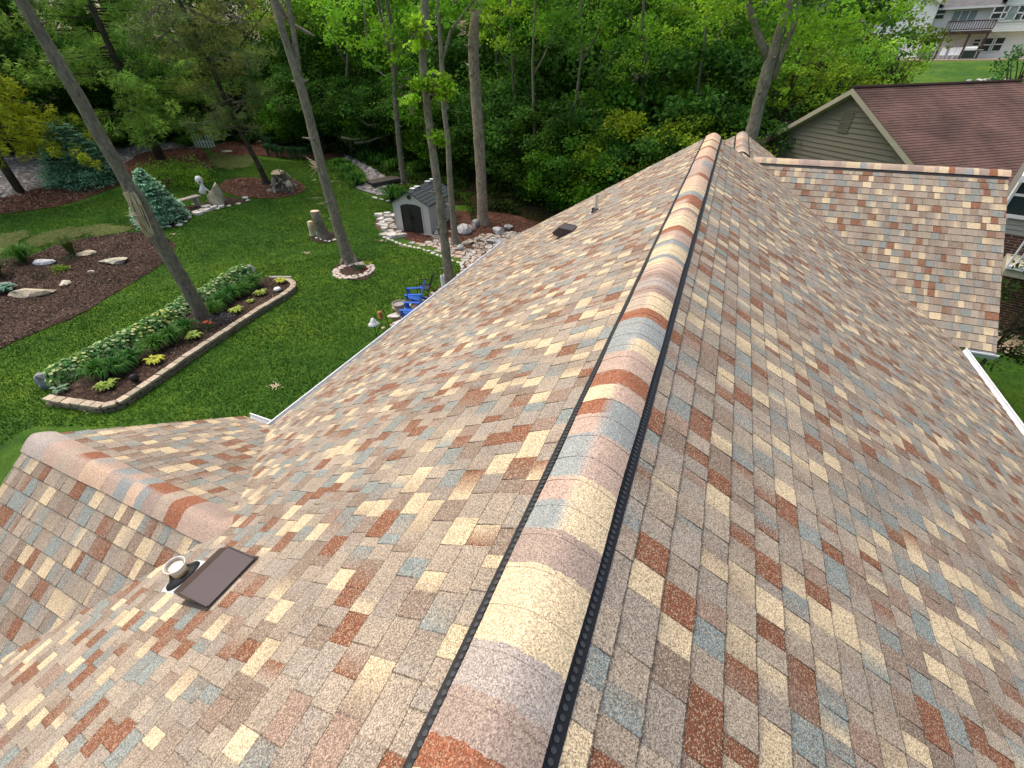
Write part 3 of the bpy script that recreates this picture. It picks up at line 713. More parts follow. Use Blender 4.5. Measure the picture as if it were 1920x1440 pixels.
# grey boulder at the near end of the raised bed
rock(92, 722, 46, .85, 1.0, (.25, .26, .28), 51, 'smooth grey boulder at the near left end of the raised bed', 0, 'boulder', 'boulder')
def clipcell(poly, a, b, gap):
    """keep the part of poly nearer to a than to b"""
    m = (a+b)/2; d = b-a; L = np.linalg.norm(d)
    if L < 1e-6: return poly
    d = d/L; out = []
    f = lambda p: -((p[0]-m[0])*d[0]+(p[1]-m[1])*d[1])-gap
    for j in range(len(poly)):
        p, q = poly[j], poly[(j+1) % len(poly)]; fp, fq = f(p), f(q)
        if fp >= 0: out.append(p)
        if (fp >= 0) != (fq >= 0):
            t = fp/(fp-fq); out.append((p[0]+(q[0]-p[0])*t, p[1]+(q[1]-p[1])*t))
    return out
def slab(poly, th, c, r, name):
    n = len(poly); cx = np.mean([p[0] for p in poly]); cy = np.mean([p[1] for p in poly]); mb = MB()
    # round the corners a little
    pts = []
    for i in range(n):
        p0, p1, p2 = [np.array(poly[(i+k) % n]) for k in (-1, 0, 1)]
        pts.append(p1+(p0-p1)*r.uniform(.12, .25)); pts.append(p1+(p2-p1)*r.uniform(.12, .25))
    n = len(pts); tilt = r.normal(0, .02, 2)
    zt = lambda p: th+(p[0]-cx)*tilt[0]+(p[1]-cy)*tilt[1]
    lo = [(p[0]-cx, p[1]-cy, -.04) for p in pts]; mi = [(p[0]-cx, p[1]-cy, zt(p)-.012) for p in pts]
    hi = [((p[0]-cx)*.93, (p[1]-cy)*.93, zt(p)) for p in pts]
    mb.idx(lo+mi+hi, [(i, (i+1) % n, n+(i+1) % n, n+i) for i in range(n)]+[(n+i, n+(i+1) % n, 2*n+(i+1) % n, 2*n+i) for i in range(n)]+[tuple(2*n+i for i in range(n))], c)
    o = mb.build(name, MT['stone']); o.location = (cx, cy, T(cx, cy)+.02); return o
SC = [(.5, .47, .42), (.46, .40, .34), (.55, .52, .48), (.42, .33, .27), (.36, .34, .31), (.5, .38, .3)]
nst = [0]
def paving(px, size, label, group, seed, th=.04, z=None, gap=.028, avoid=None, cols=SC, name='paving_stone', cat='paving stone', cap_=400, dark=None):
    poly = wp(px); r = np.random.default_rng(seed); xs = [p[0] for p in poly]; ys = [p[1] for p in poly]; C = []
    x = min(xs)
    while x < max(xs)+size:
        y = min(ys)
        while y < max(ys)+size:
            C.append(np.array((x, y))+r.uniform(-.42, .42, 2)*size); y += size
        x += size
    k = 0
    for i, a in enumerate(C):
        if not inside(a, poly) or (avoid and inside(a, avoid)) or r.random() < .04: continue
        if depth((a[0], a[1], -7)) < 0: continue
        cell = [(a[0]-size, a[1]-size), (a[0]+size, a[1]-size), (a[0]+size, a[1]+size), (a[0]-size, a[1]+size)]
        for j, b in enumerate(C):
            if i != j and np.linalg.norm(a-b) < 2.6*size: cell = clipcell(cell, a, b, gap)
            if len(cell) < 3: break
        if len(cell) < 3: continue
        c = jit(cols[int(r.integers(len(cols)))], r, .12)
        if dark: c = tuple(v*dark(a) for v in c)
        o = slab(cell, th*r.uniform(.6, 1.3), c, r, name)
        tag(o, label, cat, group); k += 1
        if k >= cap_: break
    nst[0] += k
def border(px, step, size, label, group, seed, c=(.6, .58, .54), name='edging_stone', closed=False, asp=.6, hg=.3):
    pts = [W(*p) for p in px]; r = np.random.default_rng(seed)
    if closed: pts.append(pts[0])
    protos = [rock_mesh(name, size*.5, size*.5*asp, size*hg*.6, jit(c, r, .12), seed*10+k) for k in range(4)]
    used = set(); acc = 0; prev = pts[0]
    for q in pts[1:]:
        L = np.linalg.norm((q-prev)[:2]); t = acc
        while t < L:
            p = prev+(q-prev)*(t/L); k = int(r.integers(4)); o = protos[k]
            if k in used: o = copy_tree(o)
            used.add(k); d = q-prev
            o.location = (p[0]+r.normal(0, .02), p[1]+r.normal(0, .02), T(p[0], p[1])+.03); o.rotation_euler = (0, 0, math.atan2(d[1], d[0])+r.normal(0, .2))
            s_ = r.uniform(.75, 1.2); o.scale = (s_, s_, s_); tag(o, label, 'edging stone', group); nst[0] += 1
            t += step*r.uniform(.85, 1.2)
        acc = t-L; prev = q
    for k in range(4):
        if k not in used: bpy.data.objects.remove(protos[k])
shed_foot = wp([(742, 436), (812, 446), (878, 405), (800, 392)])
paving([(724, 444), (752, 448), (790, 446), (815, 440), (840, 448), (880, 470), (890, 440), (935, 438), (975, 430), (1000, 448), (955, 490), (905, 530), (872, 545), (863, 515), (868, 492), (835, 478), (800, 464), (760, 455)], .40,
       'flat irregular flagstone laid in the brown mulch path between shed and roof edge', 'flagstones of the path by the shed', 3, avoid=wp([(738, 440), (800, 440), (812, 452), (780, 458), (745, 452)]))
paving([(704, 422), (712, 405), (740, 400), (748, 432), (757, 446), (725, 440), (712, 432)], .42, 'chunky white limestone piece stacked in the pile left of the shed', 'limestone pieces left of the shed', 4, th=.14,
       cols=[(.6, .58, .54), (.5, .47, .42), (.4, .37, .33), (.62, .6, .58)], name='limestone_piece', cat='stone', avoid=shed_foot)
paving(patio_px, .42, 'pale flagstone of the small sitting patio under the blue chairs', 'flagstones of the sitting patio', 5)
border([(722, 446), (745, 456), (775, 464), (805, 472), (835, 484), (866, 495), (868, 520), (862, 540)], .36, .34, 'white edging stone between lawn and flagstone path by the shed', 'edging stones along the flagstone path', 6)
border([(297, 423), (316, 426), (336, 424), (350, 416), (358, 407), (392, 396), (430, 387), (456, 381), (467, 376), (460, 372), (444, 371)], .62, .5, 'white edging stone round the bed with the bench and statue', 'edging stones round the statue bed', 7)
paving([(350, 412), (360, 398), (375, 388), (405, 388), (425, 386), (392, 396), (365, 405)], .5, 'flat white stone heaped in front of the stone bench', 'white stones in front of the bench', 8, cols=[(.6, .58, .54), (.5, .48, .44)], name='garden_stone', cat='stone', th=.1)
for k, rr_ in enumerate((1.0, .8)):
    c0 = W(664, 508); n_ = 24 if k == 0 else 17
    pr_ = [rock_mesh('ring_stone', .16, .11, .07, jit((.56, .48, .42), rng, .12), 90+k*4+j) for j in range(3)]
    for j in range(n_):
        a = 2*math.pi*j/n_+k; o = pr_[j] if j < 3 else copy_tree(pr_[j % 3])
        e = .93*rr_; x, y = c0[0]+1.0*e*math.cos(a)*1.02, c0[1]+e*math.sin(a)*1.02
        o.location = (x, y, T(x, y)+.03); o.rotation_euler = (0, 0, a+math.pi/2+rng.normal(0, .2))
        tag(o, 'pinkish white stone in the ring round the foot of the middle lawn tree', 'ring stone', 'stones in the ring round the tree'); nst[0] += 1
border([(652, 300), (668, 306), (686, 314), (700, 322), (712, 330), (722, 338)], .75, .75, 'pale stone lining the far side of the dry creek', 'stones lining the dry creek', 12, c=(.38, .38, .35), hg=.5)
border([(702, 372), (722, 376), (742, 381)], .5, .4, 'small white stone at the mouth of the dry creek by the lawn', 'small stones at the creek mouth', 13)
border([(240, 304), (257, 292), (280, 285), (303, 279), (325, 276), (345, 276), (366, 277)], .7, .5, 'grey stone edging the red mulch under the big pine', 'stones edging the pine mulch', 14, c=(.34, .33, .31), hg=.45)
for i, (a, b, w_, lb) in enumerate([(418, 270, 12, 'flat tan rock on the hill right of the white picket panel'), (426, 286, 24, 'pale flat stone lying on the upper grass below the pine'), (455, 345, 13, 'flat pinkish rock in the round mulch bed left of the leaning pine trunk'),
                                    (506, 361, 10, 'small cream stone at the foot of the rotted stump'), (492, 268, 30, 'tan ledge rock among the irises'), (362, 383, 8, 'grey stone beside the leg of the garden bench')]):
    rock(a, b, w_, .7, .3 if i != 3 else 1.1, (.5, .44, .34), 70+i, lb, random.uniform(-.3, .3))

# ------------------------------------------------------------------ raised bed with block wall
ZB = -6.74
wall_px = [(84, 744), (115, 749), (150, 754), (192, 759), (222, 752), (255, 730), (300, 700), (345, 668), (395, 636), (440, 606), (490, 574), (530, 551), (549, 537), (550, 529), (541, 523), (520, 520), (500, 518)]
wpts = [Zp(x, y, ZB) for x, y in wall_px]
def resample(P, step):
    out = [P[0]]; acc = 0
    for a, b in zip(P[:-1], P[1:]):
        L = np.linalg.norm(b-a); t = step-acc
        while t < L: out.append(a+(b-a)*(t/L)); t += step
        acc = L-(t-step)
    return out
def block_wall():
    root = empty('retaining_wall', (wpts[8][0], wpts[8][1], -7), 0, 'low tan block retaining wall curving round the raised bed', 'retaining wall')
    r = np.random.default_rng(4)
    for lv in range(3):
        z = ZB-.04-.095*lv; pp = resample(wpts, .36 if lv == 0 else .3); mb = MB()
        if lv: pp = [p+(pp[min(i+1, len(pp)-1)]-p)*.5*(lv % 2) for i, p in enumerate(pp)]
        for a, b in zip(pp[:-1], pp[1:]):
            m = (a+b)/2; an = math.atan2(b[1]-a[1], b[0]-a[0]); L = np.linalg.norm((b-a)[:2])-.012
            c = jit((.40, .335, .25) if lv == 0 else (.25, .205, .145), r, .22)
            mb.box((m[0]+r.normal(0, .008), m[1]+r.normal(0, .008), z+.0), (L-.012, (.25 if lv == 0 else .2)+r.uniform(-.01, .01), .088 if lv == 0 else .086), Matrix.Rotation(an+r.normal(0, .015), 3, 'Z'), c)
        o = mb.build('cap_course' if lv == 0 else 'block_course', MT['block']); child(root, o)
        bv = o.modifiers.new('b', 'BEVEL'); bv.width = .012; bv.segments = 2
block_wall()
bed_poly = [tuple(q[:2]) for q in wpts]+[tuple(Zp(x, y, ZB)[:2]) for x, y in [(478, 513), (440, 530), (390, 560), (330, 600), (270, 635), (200, 675), (140, 710), (100, 728)]]
def bedtop():
    P = [Vector(p) for p in bed_poly]; n = len(P); r = np.random.default_rng(3)
    xs = [p[0] for p in bed_poly]; ys = [p[1] for p in bed_poly]
    x = min(xs)
    while x < max(xs):
        y = min(ys)
        while y < max(ys):
            if inside((x, y), bed_poly): P.append(Vector((x+r.uniform(-.05, .05), y+r.uniform(-.05, .05))))
            y += .22
        x += .22
    v, e, f, *_ = delaunay_2d_cdt(P, [], [list(range(n))], 1, 1e-4); mb = MB()
    nw = len(wpts)
    mb.idx([(q[0], q[1], (ZB-.04 if k < nw else (-6.97 if k < n else ZB-.06+r.uniform(-.02, .04)))) for k, q in enumerate(v)], [tuple(t) for t in f])
    tag(mb.build('mulch_bed', MT['mulch'], smooth=True), kind='structure')
bedtop()

# ------------------------------------------------------------------ foliage meshes
MT['chip'] = simple('bark_chip', (1, 1, 1), .9, .2, 9, use_col=True, spec=.1)
def leaves_mesh(name, P, size, cols, mat, up=.4, aspect=.55, seed=0, dirs=None, fold=True):
    """P (n,3) leaf positions; each leaf a four-sided blade; size (n,), cols (n,3)"""
    r = np.random.default_rng(seed); n = len(P)
    nrm = r.normal(0, 1, (n, 3)); nrm[:, 2] = np.abs(nrm[:, 2])+up; nrm /= np.linalg.norm(nrm, axis=1)[:, None]
    d = r.normal(0, 1, (n, 3)) if dirs is None else dirs+r.normal(0, .25, (n, 3))
    d -= nrm*(d*nrm).sum(1)[:, None]; d /= np.linalg.norm(d, axis=1)[:, None]+1e-9
    s = np.cross(nrm, d); L = size[:, None]
    v = np.empty((n, 4, 3), np.float32)
    v[:, 0] = P-d*L*.5; v[:, 1] = P+s*L*aspect*.5-nrm*L*.06; v[:, 2] = P+d*L*.5-nrm*L*.12; v[:, 3] = P-s*L*aspect*.5
    me = bpy.data.meshes.new(name); me.vertices.add(4*n); me.vertices.foreach_set('co', v.ravel())
    me.loops.add(4*n); me.loops.foreach_set('vertex_index', np.arange(4*n, dtype=np.int32))
    me.polygons.add(n); me.polygons.foreach_set('loop_start', np.arange(0, 4*n, 4, dtype=np.int32))
    ca = me.color_attributes.new('Col', 'FLOAT_COLOR', 'CORNER')
    c = np.ones((n, 4, 4), np.float32); c[:, :, :3] = cols[:, None, :]; ca.data.foreach_set('color', c.ravel())
    me.materials.append(mat); me.update(calc_edges=True); me.validate()
    return me
def clumps(n_c, per, rad, cr, seed, shell=.55, low=-1.):
    """clump centres inside an ellipsoid of radii rad, leaves round each centre; returns points and clump id"""
    r = np.random.default_rng(seed); C = []
    while len(C) < n_c:
        p = r.normal(0, 1, 3); p /= np.linalg.norm(p); p *= r.uniform(shell, 1)**.6
        if p[2] > low: C.append(p*rad)
    C = np.array(C); k = np.repeat(np.arange(n_c), per)
    q = r.normal(0, 1, (len(k), 3)); q /= np.linalg.norm(q, axis=1)[:, None]; q *= (r.random(len(k))**.45)[:, None]*np.array([1, 1, .55])
    scl = r.uniform(.6, 1.25, n_c)[k][:, None]*cr
    return C[k]+q*scl, k, C
def greens(k, base, seed, spread=.3, yellow=.25):
    r = np.random.default_rng(seed); nk = k.max()+1
    t = r.random(nk)[k]; t2 = r.normal(0, spread*.5, len(k))+r.normal(0, spread, nk)[k]
    b = np.array(base); y = np.array([b[0]*2.0, b[1]*1.35, b[2]*.9])
    c = b[None]*(1-yellow*t[:, None])+y[None]*(yellow*t[:, None]); return np.clip(c*(1+t2[:, None]), .003, 1).astype(np.float32)
def crown_mesh(name, n_c, per, rad, cr, leaf, base, seed, mat='leaf', up=.4, aspect=.6, shell=.5, yellow=.3, low=-1., spread=.28):
    P, k, C = clumps(n_c, per, np.array(rad), cr, seed, shell, low)
    r = np.random.default_rng(seed+1)
    me = leaves_mesh(name, P, r.uniform(.7, 1.3, len(P))*leaf, greens(k, base, seed, spread, yellow), MT[mat], up, aspect, seed)
    return me, C
def limbs(mb, base, top, C, rad, r, n=10, c=(1, 1, 1)):
    base, top = np.array(base, float), np.array(top, float)
    idx = r.choice(len(C), min(n, len(C)), replace=False)
    for i in idx:
        t = r.uniform(.35, .95); a = base+(top-base)*t; b = C[i]; m = (a+b)/2+np.array([0, 0, .25*np.linalg.norm(b-a)*.4])
        rr = rad*(1-t*.7)*.45
        mb.tube([a, m, b], [rr, rr*.65, rr*.2], 5)
G1, G2, G3, G4 = (.030, .095, .012), (.045, .135, .014), (.022, .07, .014), (.075, .17, .018)
PROTO = {}
def tree_proto(key, h, rad, n_c, per, cr, leaf, base, seed, trunk_r=.22, mat='leaf', bark='bark_dark', yellow=.3, low=-1., shell=.5, up=.4, cz=None):
    """tree as an Empty with trunk and crown meshes; crown centre at height h"""
    root = empty('tree', (0, 0, 0))
    me, C = crown_mesh('crown', n_c, per, rad, cr, leaf, base, seed, mat, yellow=yellow, low=low, shell=shell, up=up)
    o = bpy.data.objects.new('crown', me); col.objects.link(o); o.parent = root; o.location = (0, 0, h)
    r = np.random.default_rng(seed+9); mb = MB()
    top = (r.normal(0, .3), r.normal(0, .3), h+rad[2]*.6)
    pts = [(0, 0, -.6), (0, 0, 0), (r.normal(0, .1), r.normal(0, .1), h*.5), top]
    mb.tube(pts, [trunk_r*1.3, trunk_r*1.15, trunk_r*.85, trunk_r*.2], 8)
    limbs(mb, (0, 0, h*.3), top, C+np.array([0, 0, h]), trunk_r*.8, r, 14)
    t = mb.build('trunk', MT[bark], root, smooth=True)
    PROTO[key] = [root, False, h+rad[2]]
    return root
def plant_tree(key, p, s, rz, label, cat='tree', group=None, name='tree', sz=None):
    q = PROTO[key]
    o = q[0] if not q[1] else copy_tree(q[0])
    q[1] = True; o.name = name
    o.location = (float(p[0]), float(p[1]), T(p[0], p[1])-.05); o.rotation_euler = (0, 0, rz); o.scale = (s, s, sz or s)
    for k in ('group',):
        if k in o: del o[k]
    return tag(o, label, cat, group)
tree_proto('a', 9.0, (3.9, 3.9, 6.3), 150, 115, 1.15, .21, G1, 101, .2, low=-1)
tree_proto('b', 8.2, (4.4, 4.4, 5.8), 150, 115, 1.2, .22, G2, 102, .24)
tree_proto('c', 9.5, (3.5, 3.5, 7.2), 140, 115, 1.1, .21, G3, 103, .18)
tree_proto('d', 6.2, (3.6, 3.6, 4.6), 120, 95, 1.1, .22, G4, 104, .14, yellow=.5)
tree_proto('u', 2.4, (2.6, 2.6, 2.3), 80, 110, .75, .15, G3, 105, .06)        # undergrowth bush
tree_proto('v', 2.0, (2.4, 2.4, 1.8), 80, 110, .7, .145, G2, 106, .05)
tree_proto('y', 2.6, (2.7, 2.7, 2.3), 80, 110, .75, .145, (.06, .12, .012), 107, .06, yellow=.6)
def azp(az, r_):
    a = R(az); return np.array([math.sin(a)*r_+O[0], math.cos(a)*r_, 0])
def azof(px, py=250):
    d = ray(px, py); return math.degrees(math.atan2(d[0], d[1]))
DK = [(.085, .058, .045), (.05, .035, .028), (.15, .11, .085), (.022, .016, .013), (.27, .21, .165)]
RD = [(.2, .09, .06), (.13, .06, .04), (.3, .18, .12), (.4, .3, .22), (.06, .03, .022)]
chips(bedA, 24000, DK, 61); chips(bed_poly, 5000, DK, 62, ZB-.05, (.03, .08))
chips(wp([(-120, 425), (0, 400), (60, 394), (130, 381), (200, 357), (232, 342), (222, 332), (150, 341), (80, 353), (20, 369), (-120, 401)]), 9000, RD, 63, None, (.06, .16))
chips(wp([(218, 338), (238, 305), (260, 292), (304, 282), (367, 280), (383, 284), (390, 296), (392, 317), (362, 325), (330, 344), (300, 349), (250, 349)]), 8000, RD, 64, None, (.06, .18))
chips(wp([(414, 349), (432, 338), (480, 336), (502, 344), (545, 337), (564, 347), (571, 353), (560, 363), (522, 371), (470, 371), (430, 363)]), 4000, RD, 65, None, (.05, .13))
chips(wp([(745, 446), (800, 452), (830, 470), (940, 480), (980, 450), (1000, 420), (900, 410)]), 5000, DK+RD, 66, None, (.04, .1))
# wood behind the garden: tall trees, then bushes at its edge
look = {'a': 'tall dark green broadleaf tree', 'b': 'tall mid green broadleaf tree', 'c': 'slender deep green broadleaf tree', 'd': 'light yellow-green young tree', 'u': 'dark leafy bush', 'v': 'mid green bush', 'y': 'yellow-green bush'}
rw = np.random.default_rng(21)
def woods(px, r_, key, s, where, sz=None):
    a = azof(px); p = azp(a, r_)
    cat = 'bush' if key in 'uvy' else 'tree'
    g = 'bushes at the edge of the wood' if cat == 'bush' else 'trees of the wood behind the garden'
    plant_tree(key, p, s, rw.uniform(0, 6.28), look[key]+' '+where, cat, g, cat, sz)
# front row, left to right (image column, distance, kind, scale, where)
for px, r_, k, s in [(-60, 60, 'b', 1.15), (60, 66, 'a', 1.2), (180, 62, 'b', 1.2), (300, 64, 'c', 1.2), (390, 60, 'b', 1.15), (470, 62, 'a', 1.15), (545, 60, 'd', 1.5), (610, 64, 'b', 1.15), (680, 60, 'a', 1.1), (740, 58, 'd', 1.4), (800, 60, 'b', 1.1),
                    (860, 56, 'c', 1.1), (930, 58, 'a', 1.15), (1000, 56, 'b', 1.1), (1070, 58, 'a', 1.1), (1140, 56, 'd', 1.4), (1200, 60, 'b', 1.1), (1270, 62, 'c', 1.1), (1340, 64, 'a', 1.05)]:
    woods(px, r_, k, s, 'in the far row of the wood')
for px, r_, k, s in [(630, 50, 'd', 1.25), (700, 47, 'b', .95), (850, 46, 'a', .95), (915, 44, 'b', .95), (965, 40, 'c', .9), (1020, 41, 'b', .92), (1080, 38, 'a', .9), (1130, 40, 'c', .9), (1180, 37, 'b', .85), (1240, 38, 'a', .9), (1300, 36, 'b', .8), (1360, 40, 'a', .85), (1010, 50, 'd', 1.3), (1150, 48, 'd', 1.2)]:
    woods(px, r_, k, s, 'in the near row of the wood')
for px, r_, k, s in [(560, 47, 'v', 1.3), (600, 45, 'u', 1.3), (650, 44, 'u', 1.2), (690, 44, 'v', 1.2), (640, 48, 'u', 1.7), (720, 42, 'u', 1.2), (590, 50, 'u', 1.7), (520, 52, 'u', 1.6), (470, 53, 'u', 1.5), (760, 42, 'u', 1.3), (800, 40, 'u', 1.3),
                    (830, 38, 'v', 1.2), (870, 36, 'u', 1.2), (925, 36, 'u', 1.4), (960, 34, 'u', 1.4), (1000, 32, 'u', 1.3), (1035, 31, 'u', 1.2), (1070, 29.5, 'v', 1.2), (1110, 29, 'u', 1.3), (1150, 28, 'v', 1.2), (1195, 28, 'y', 1.2), (1240, 27, 'u', 1.2),
                    (1290, 26, 'u', 1.1), (1330, 27, 'y', 1.2), (1380, 30, 'u', 1.3), (980, 38, 'v', 1.8), (1050, 36, 'u', 1.9), (1130, 34, 'u', 1.9), (1210, 33, 'v', 1.9), (1290, 32, 'u', 1.9), (1370, 36, 'u', 1.8), (900, 40, 'u', 1.8), (840, 43, 'u', 1.8), (760, 48, 'v', 1.8),
                    (1440, 36, 'y', 1.6), (1490, 40, 'y', 1.5), (1440, 50, 'v', 2.2), (1500, 56, 'u', 2.2), (1560, 60, 'y', 2.0), (0, 52, 'u', 1.7), (90, 54, 'u', 1.7), (170, 54, 'u', 1.6), (250, 54, 'u', 1.5), (330, 54, 'u', 1.5), (410, 54, 'u', 1.5)]:
    woods(px, r_, k, s, 'at the foot of the wood')
# pale spreading shrub behind the second trunk
plant_tree('y', W(575, 262), 1.5, .4, 'broad pale green maple-like shrub behind the iris bed', 'shrub', None, 'shrub', .95)

# ------------------------------------------------------------------ conifers
def pine_mesh(name, h0, h1, R0, nb, seed, base, tuft=.55, per=34, leaf=.36, droop=.15, asp=.13, sag=0):
    """whorled branches with tufts of long needles; returns crown mesh and branch ends"""
    r = np.random.default_rng(seed); P = []; D = []; K = []; ends = []; k = 0
    for i in range(nb):
        t = (i+r.random())/nb; z = h0+(h1-h0)*t; a = r.uniform(0, 2*math.pi)
        L = R0*(1-t**1.5)*r.uniform(.65, 1.1)+.5; d = np.array([math.cos(a), math.sin(a), -droop+.35*t])
        ends.append((z, d*L))
        m = max(3, int(L/.33))
        for j in range(m):
            u = (j+.6)/m
            if u < .25: continue
            c = np.array([0, 0, z])+d*L*u+np.array([0, 0, -sag*u*u])+r.normal(0, .22, 3)*np.array([1, 1, .5])*(1+L*.12)
            q = r.normal(0, 1, (per, 3)); q /= np.linalg.norm(q, axis=1)[:, None]
            P.append(c+q*tuft*.45); D.append(q+d*.5); K += [k]*per; k += 1
    P = np.vstack(P); D = np.vstack(D); K = np.array(K)
    return leaves_mesh(name, P, r.uniform(.7, 1.2, len(P))*leaf, greens(K, base, seed, .25, .3), MT['needle'], .25, asp, seed, D), ends
def conifer(name, p, hgt, h0, R0, nb, seed, base, label, tr=.2, bark='bark_dark', lean=(0, 0), cat='tree', **kw):
    root = empty(name, (p[0], p[1], T(p[0], p[1])), 0, label, cat)
    me, ends = pine_mesh('crown', h0, hgt, R0, nb, seed, base, **kw)
    o = bpy.data.objects.new('crown', me); col.objects.link(o); o.parent = root
    mb = MB(); mb.tube([(0, 0, -.4), (0, 0, h0), (0, 0, hgt*.97)], [tr*1.2, tr, tr*.15], 9)
    for z, d in ends:
        dd = np.array(d); a = np.array([0, 0, z]); mb.tube([a, a+dd*.5+np.array([0, 0, .05]), a+dd*.95], [tr*.22*(1-z/hgt*.6), tr*.12, .012], 4)
    t = mb.build('trunk', MT[bark], root, smooth=True)
    if lean != (0, 0): root.rotation_euler = (lean[0], lean[1], 0)
    return root
conifer('pine_tree', W(303, 300), 17, 2.2, 6.6, 95, 201, (.05, .11, .028), 'big soft green white pine over the red mulch hill', .28, per=40, leaf=.42, tuft=.8, asp=.11)
conifer('pine_tree', azp(azof(150), 60), 19, 1.5, 7.2, 90, 202, (.045, .11, .035), 'tall bright white pine behind the dark blue spruce', .3, per=40, leaf=.45, tuft=.9, asp=.11)
conifer('pine_tree', azp(azof(20), 56), 18, 1.5, 6.5, 80, 207, (.04, .10, .03), 'mid green white pine behind the yellow-green one at the frame edge', .3, per=40, leaf=.45, tuft=.9, asp=.11)
conifer('pine_tree', W(40, 362), 10.5, 3.1, 4.6, 75, 203, (.062, .105, .014), 'yellow-green pine at the left edge of the garden', .2, per=40, leaf=.34, tuft=.6, droop=.3, sag=.4, asp=.14)
# leaning dark scots pine: trunk follows the picture, thin dull crown
def spruce(p, h, R0, seed, base, label, rows_=26):
    r = np.random.default_rng(seed); P = []; D = []; K = []; k = 0; root = empty('blue_spruce', (p[0], p[1], T(p[0], p[1])), 0, label, 'spruce')
    mb = MB(); mb.tube([(0, 0, -.2), (0, 0, h)], [.09, .01], 8)
    for i in range(rows_):
        t = i/rows_; z = .12*h*.6+h*.97*t; L0 = R0*(1-t)**.85+.05; n = max(5, int(24*(1-t)+5))
        for j in range(n):
            a = 2*math.pi*(j+r.random())/n; L = L0*r.uniform(.78, 1.1); zz = z+r.normal(0, .05)
            d = np.array([math.cos(a), math.sin(a), -.12+.5*t]); e = np.array([0, 0, zz])+d*L
            mb.tube([(0, 0, zz), e], [.018, .006], 4)
            m = max(2, int(L/.16))
            for q in range(m):
                u = (q+1)/m
                if u < .3: continue
                per = 9; c = np.array([0, 0, zz])+d*L*u+np.array([0, 0, .05*math.sin(u*3)])
                s_ = np.cross(d, [0, 0, 1]); off = r.uniform(-1, 1, per)[:, None]*s_*L*.16*u*1.6
                P.append(c+off+r.normal(0, .03, (per, 3))); D.append(np.tile(d, (per, 1))+off*2+r.normal(0, .4, (per, 3))); K += [k]*per
            k += 1
    P = np.vstack(P); D = np.vstack(D); K = np.array(K)
    me = leaves_mesh('crown', P, r.uniform(.8, 1.3, len(P))*.17, greens(K, base, seed, .3, 0.), MT['needle'], 1.2, .38, seed, D)
    o = bpy.data.objects.new('crown', me); col.objects.link(o); o.parent = root; mb.build('trunk', MT['bark_dark'], root)
p = W(165, 340); q = Pd(128, 225, math.hypot(p[0], p[1])); spruce(p, (q[2]-T(p[0], p[1])), 2.35, 301, (.055, .12, .10), 'larger dark blue-green spruce behind the leaning trunk', 30)
p = W(305, 413); q = Pd(263, 322, math.hypot(p[0], p[1])); spruce(p, (q[2]-T(p[0], p[1])), 1.4, 302, (.11, .19, .18), 'smaller pale silver-blue spruce by the garden bench', 24)

# ------------------------------------------------------------------ bare trunks standing in the lawn
def px_path(pts, D):
    P = []; Rr = []
    for (x, y, w_) in pts:
        q = Pd(x, y, D); P.append(q); Rr.append(.5*w_*depth(q)/FPX*.76)
    return P, Rr
def trunk_tree(name, base, pts, label, mat, crown=None, extra=6, forks=(), cat='tree', jit_=.02, flare=1.35, top=True):
    b = W(*base) if not isinstance(base, np.ndarray) else base
    D = math.hypot(b[0], b[1]); root = empty(name, b, 0, label, cat)
    P, Rr = px_path(pts, D)
    P = [b-Z_*.4, b+Z_*.02, b+(P[0]-b)*.4]+P; Rr = [Rr[0]*flare*1.15, Rr[0]*flare, Rr[0]*(1+flare)/2*.97]+Rr
    # refine
    PP = []; RR = []
    for i in range(len(P)-1):
        m = max(1, int(np.linalg.norm(P[i+1]-P[i])/.35))
        for k in range(m): PP.append(P[i]+(P[i+1]-P[i])*(k/m)); RR.append((Rr[i]+(Rr[i+1]-Rr[i])*(k/m))*(1+random.uniform(-.045, .045)))
    PP.append(P[-1]); RR.append(Rr[-1])
    mb = MB(); tips = [P[-1]]
    if extra:
        d = (P[-1]-P[-3])/np.linalg.norm(P[-1]-P[-3]); d = d*.5+Z_*.5
        for k in range(1, 4): PP.append(P[-1]+d*extra*k/3+np.random.default_rng(k).normal(0, .12, 3)); RR.append(Rr[-1]*(1-k*.27))
        tips.append(PP[-1])
    # smooth centre line
    S = [PP[0]]+[(PP[i-1]+2*PP[i]+PP[i+1])/4 for i in range(1, len(PP)-1)]+[PP[-1]]
    mb.tube(S, RR, 16, jit=jit_)
    for f in forks:
        Pf, Rf = px_path(f, D); ft = Pf[-1]+(Pf[-1]-Pf[-2])/np.linalg.norm(Pf[-1]-Pf[-2])*extra*.6
        mb.tube(Pf+[ft], Rf+[Rf[-1]*.3], 10, jit=jit_); tips.append(ft)
    rs = np.random.default_rng(len(label))
    for k in range(7):      # knots and dead twig stubs
        i = int(rs.integers(3, len(S)-2)); a_ = rs.uniform(0, 6.28); dv = np.array([math.cos(a_), math.sin(a_), .25]); L_ = rs.uniform(.08, .3)
        mb.tube([S[i]+dv*RR[i]*.7, S[i]+dv*(RR[i]+.03), S[i]+dv*(RR[i]+L_)], [RR[i]*.42, RR[i]*.25, .012], 7)
    for k in range(6 if extra and flare > 1 else 0):   # root flare
        a_ = k*1.05+rs.uniform(-.3, .3); dv = np.array([math.cos(a_), math.sin(a_), 0]); r0 = RR[2] if len(RR) > 2 else .2
        mb.tube([S[1]+Z_*.45+dv*r0*.45, S[1]+Z_*.12+dv*r0*1.1, S[1]-Z_*.12+dv*r0*2.0], [r0*.45, r0*.38, r0*.16], 7)
    child(root, mb.build('trunk', MT[mat], smooth=True))
    return root, tips, D
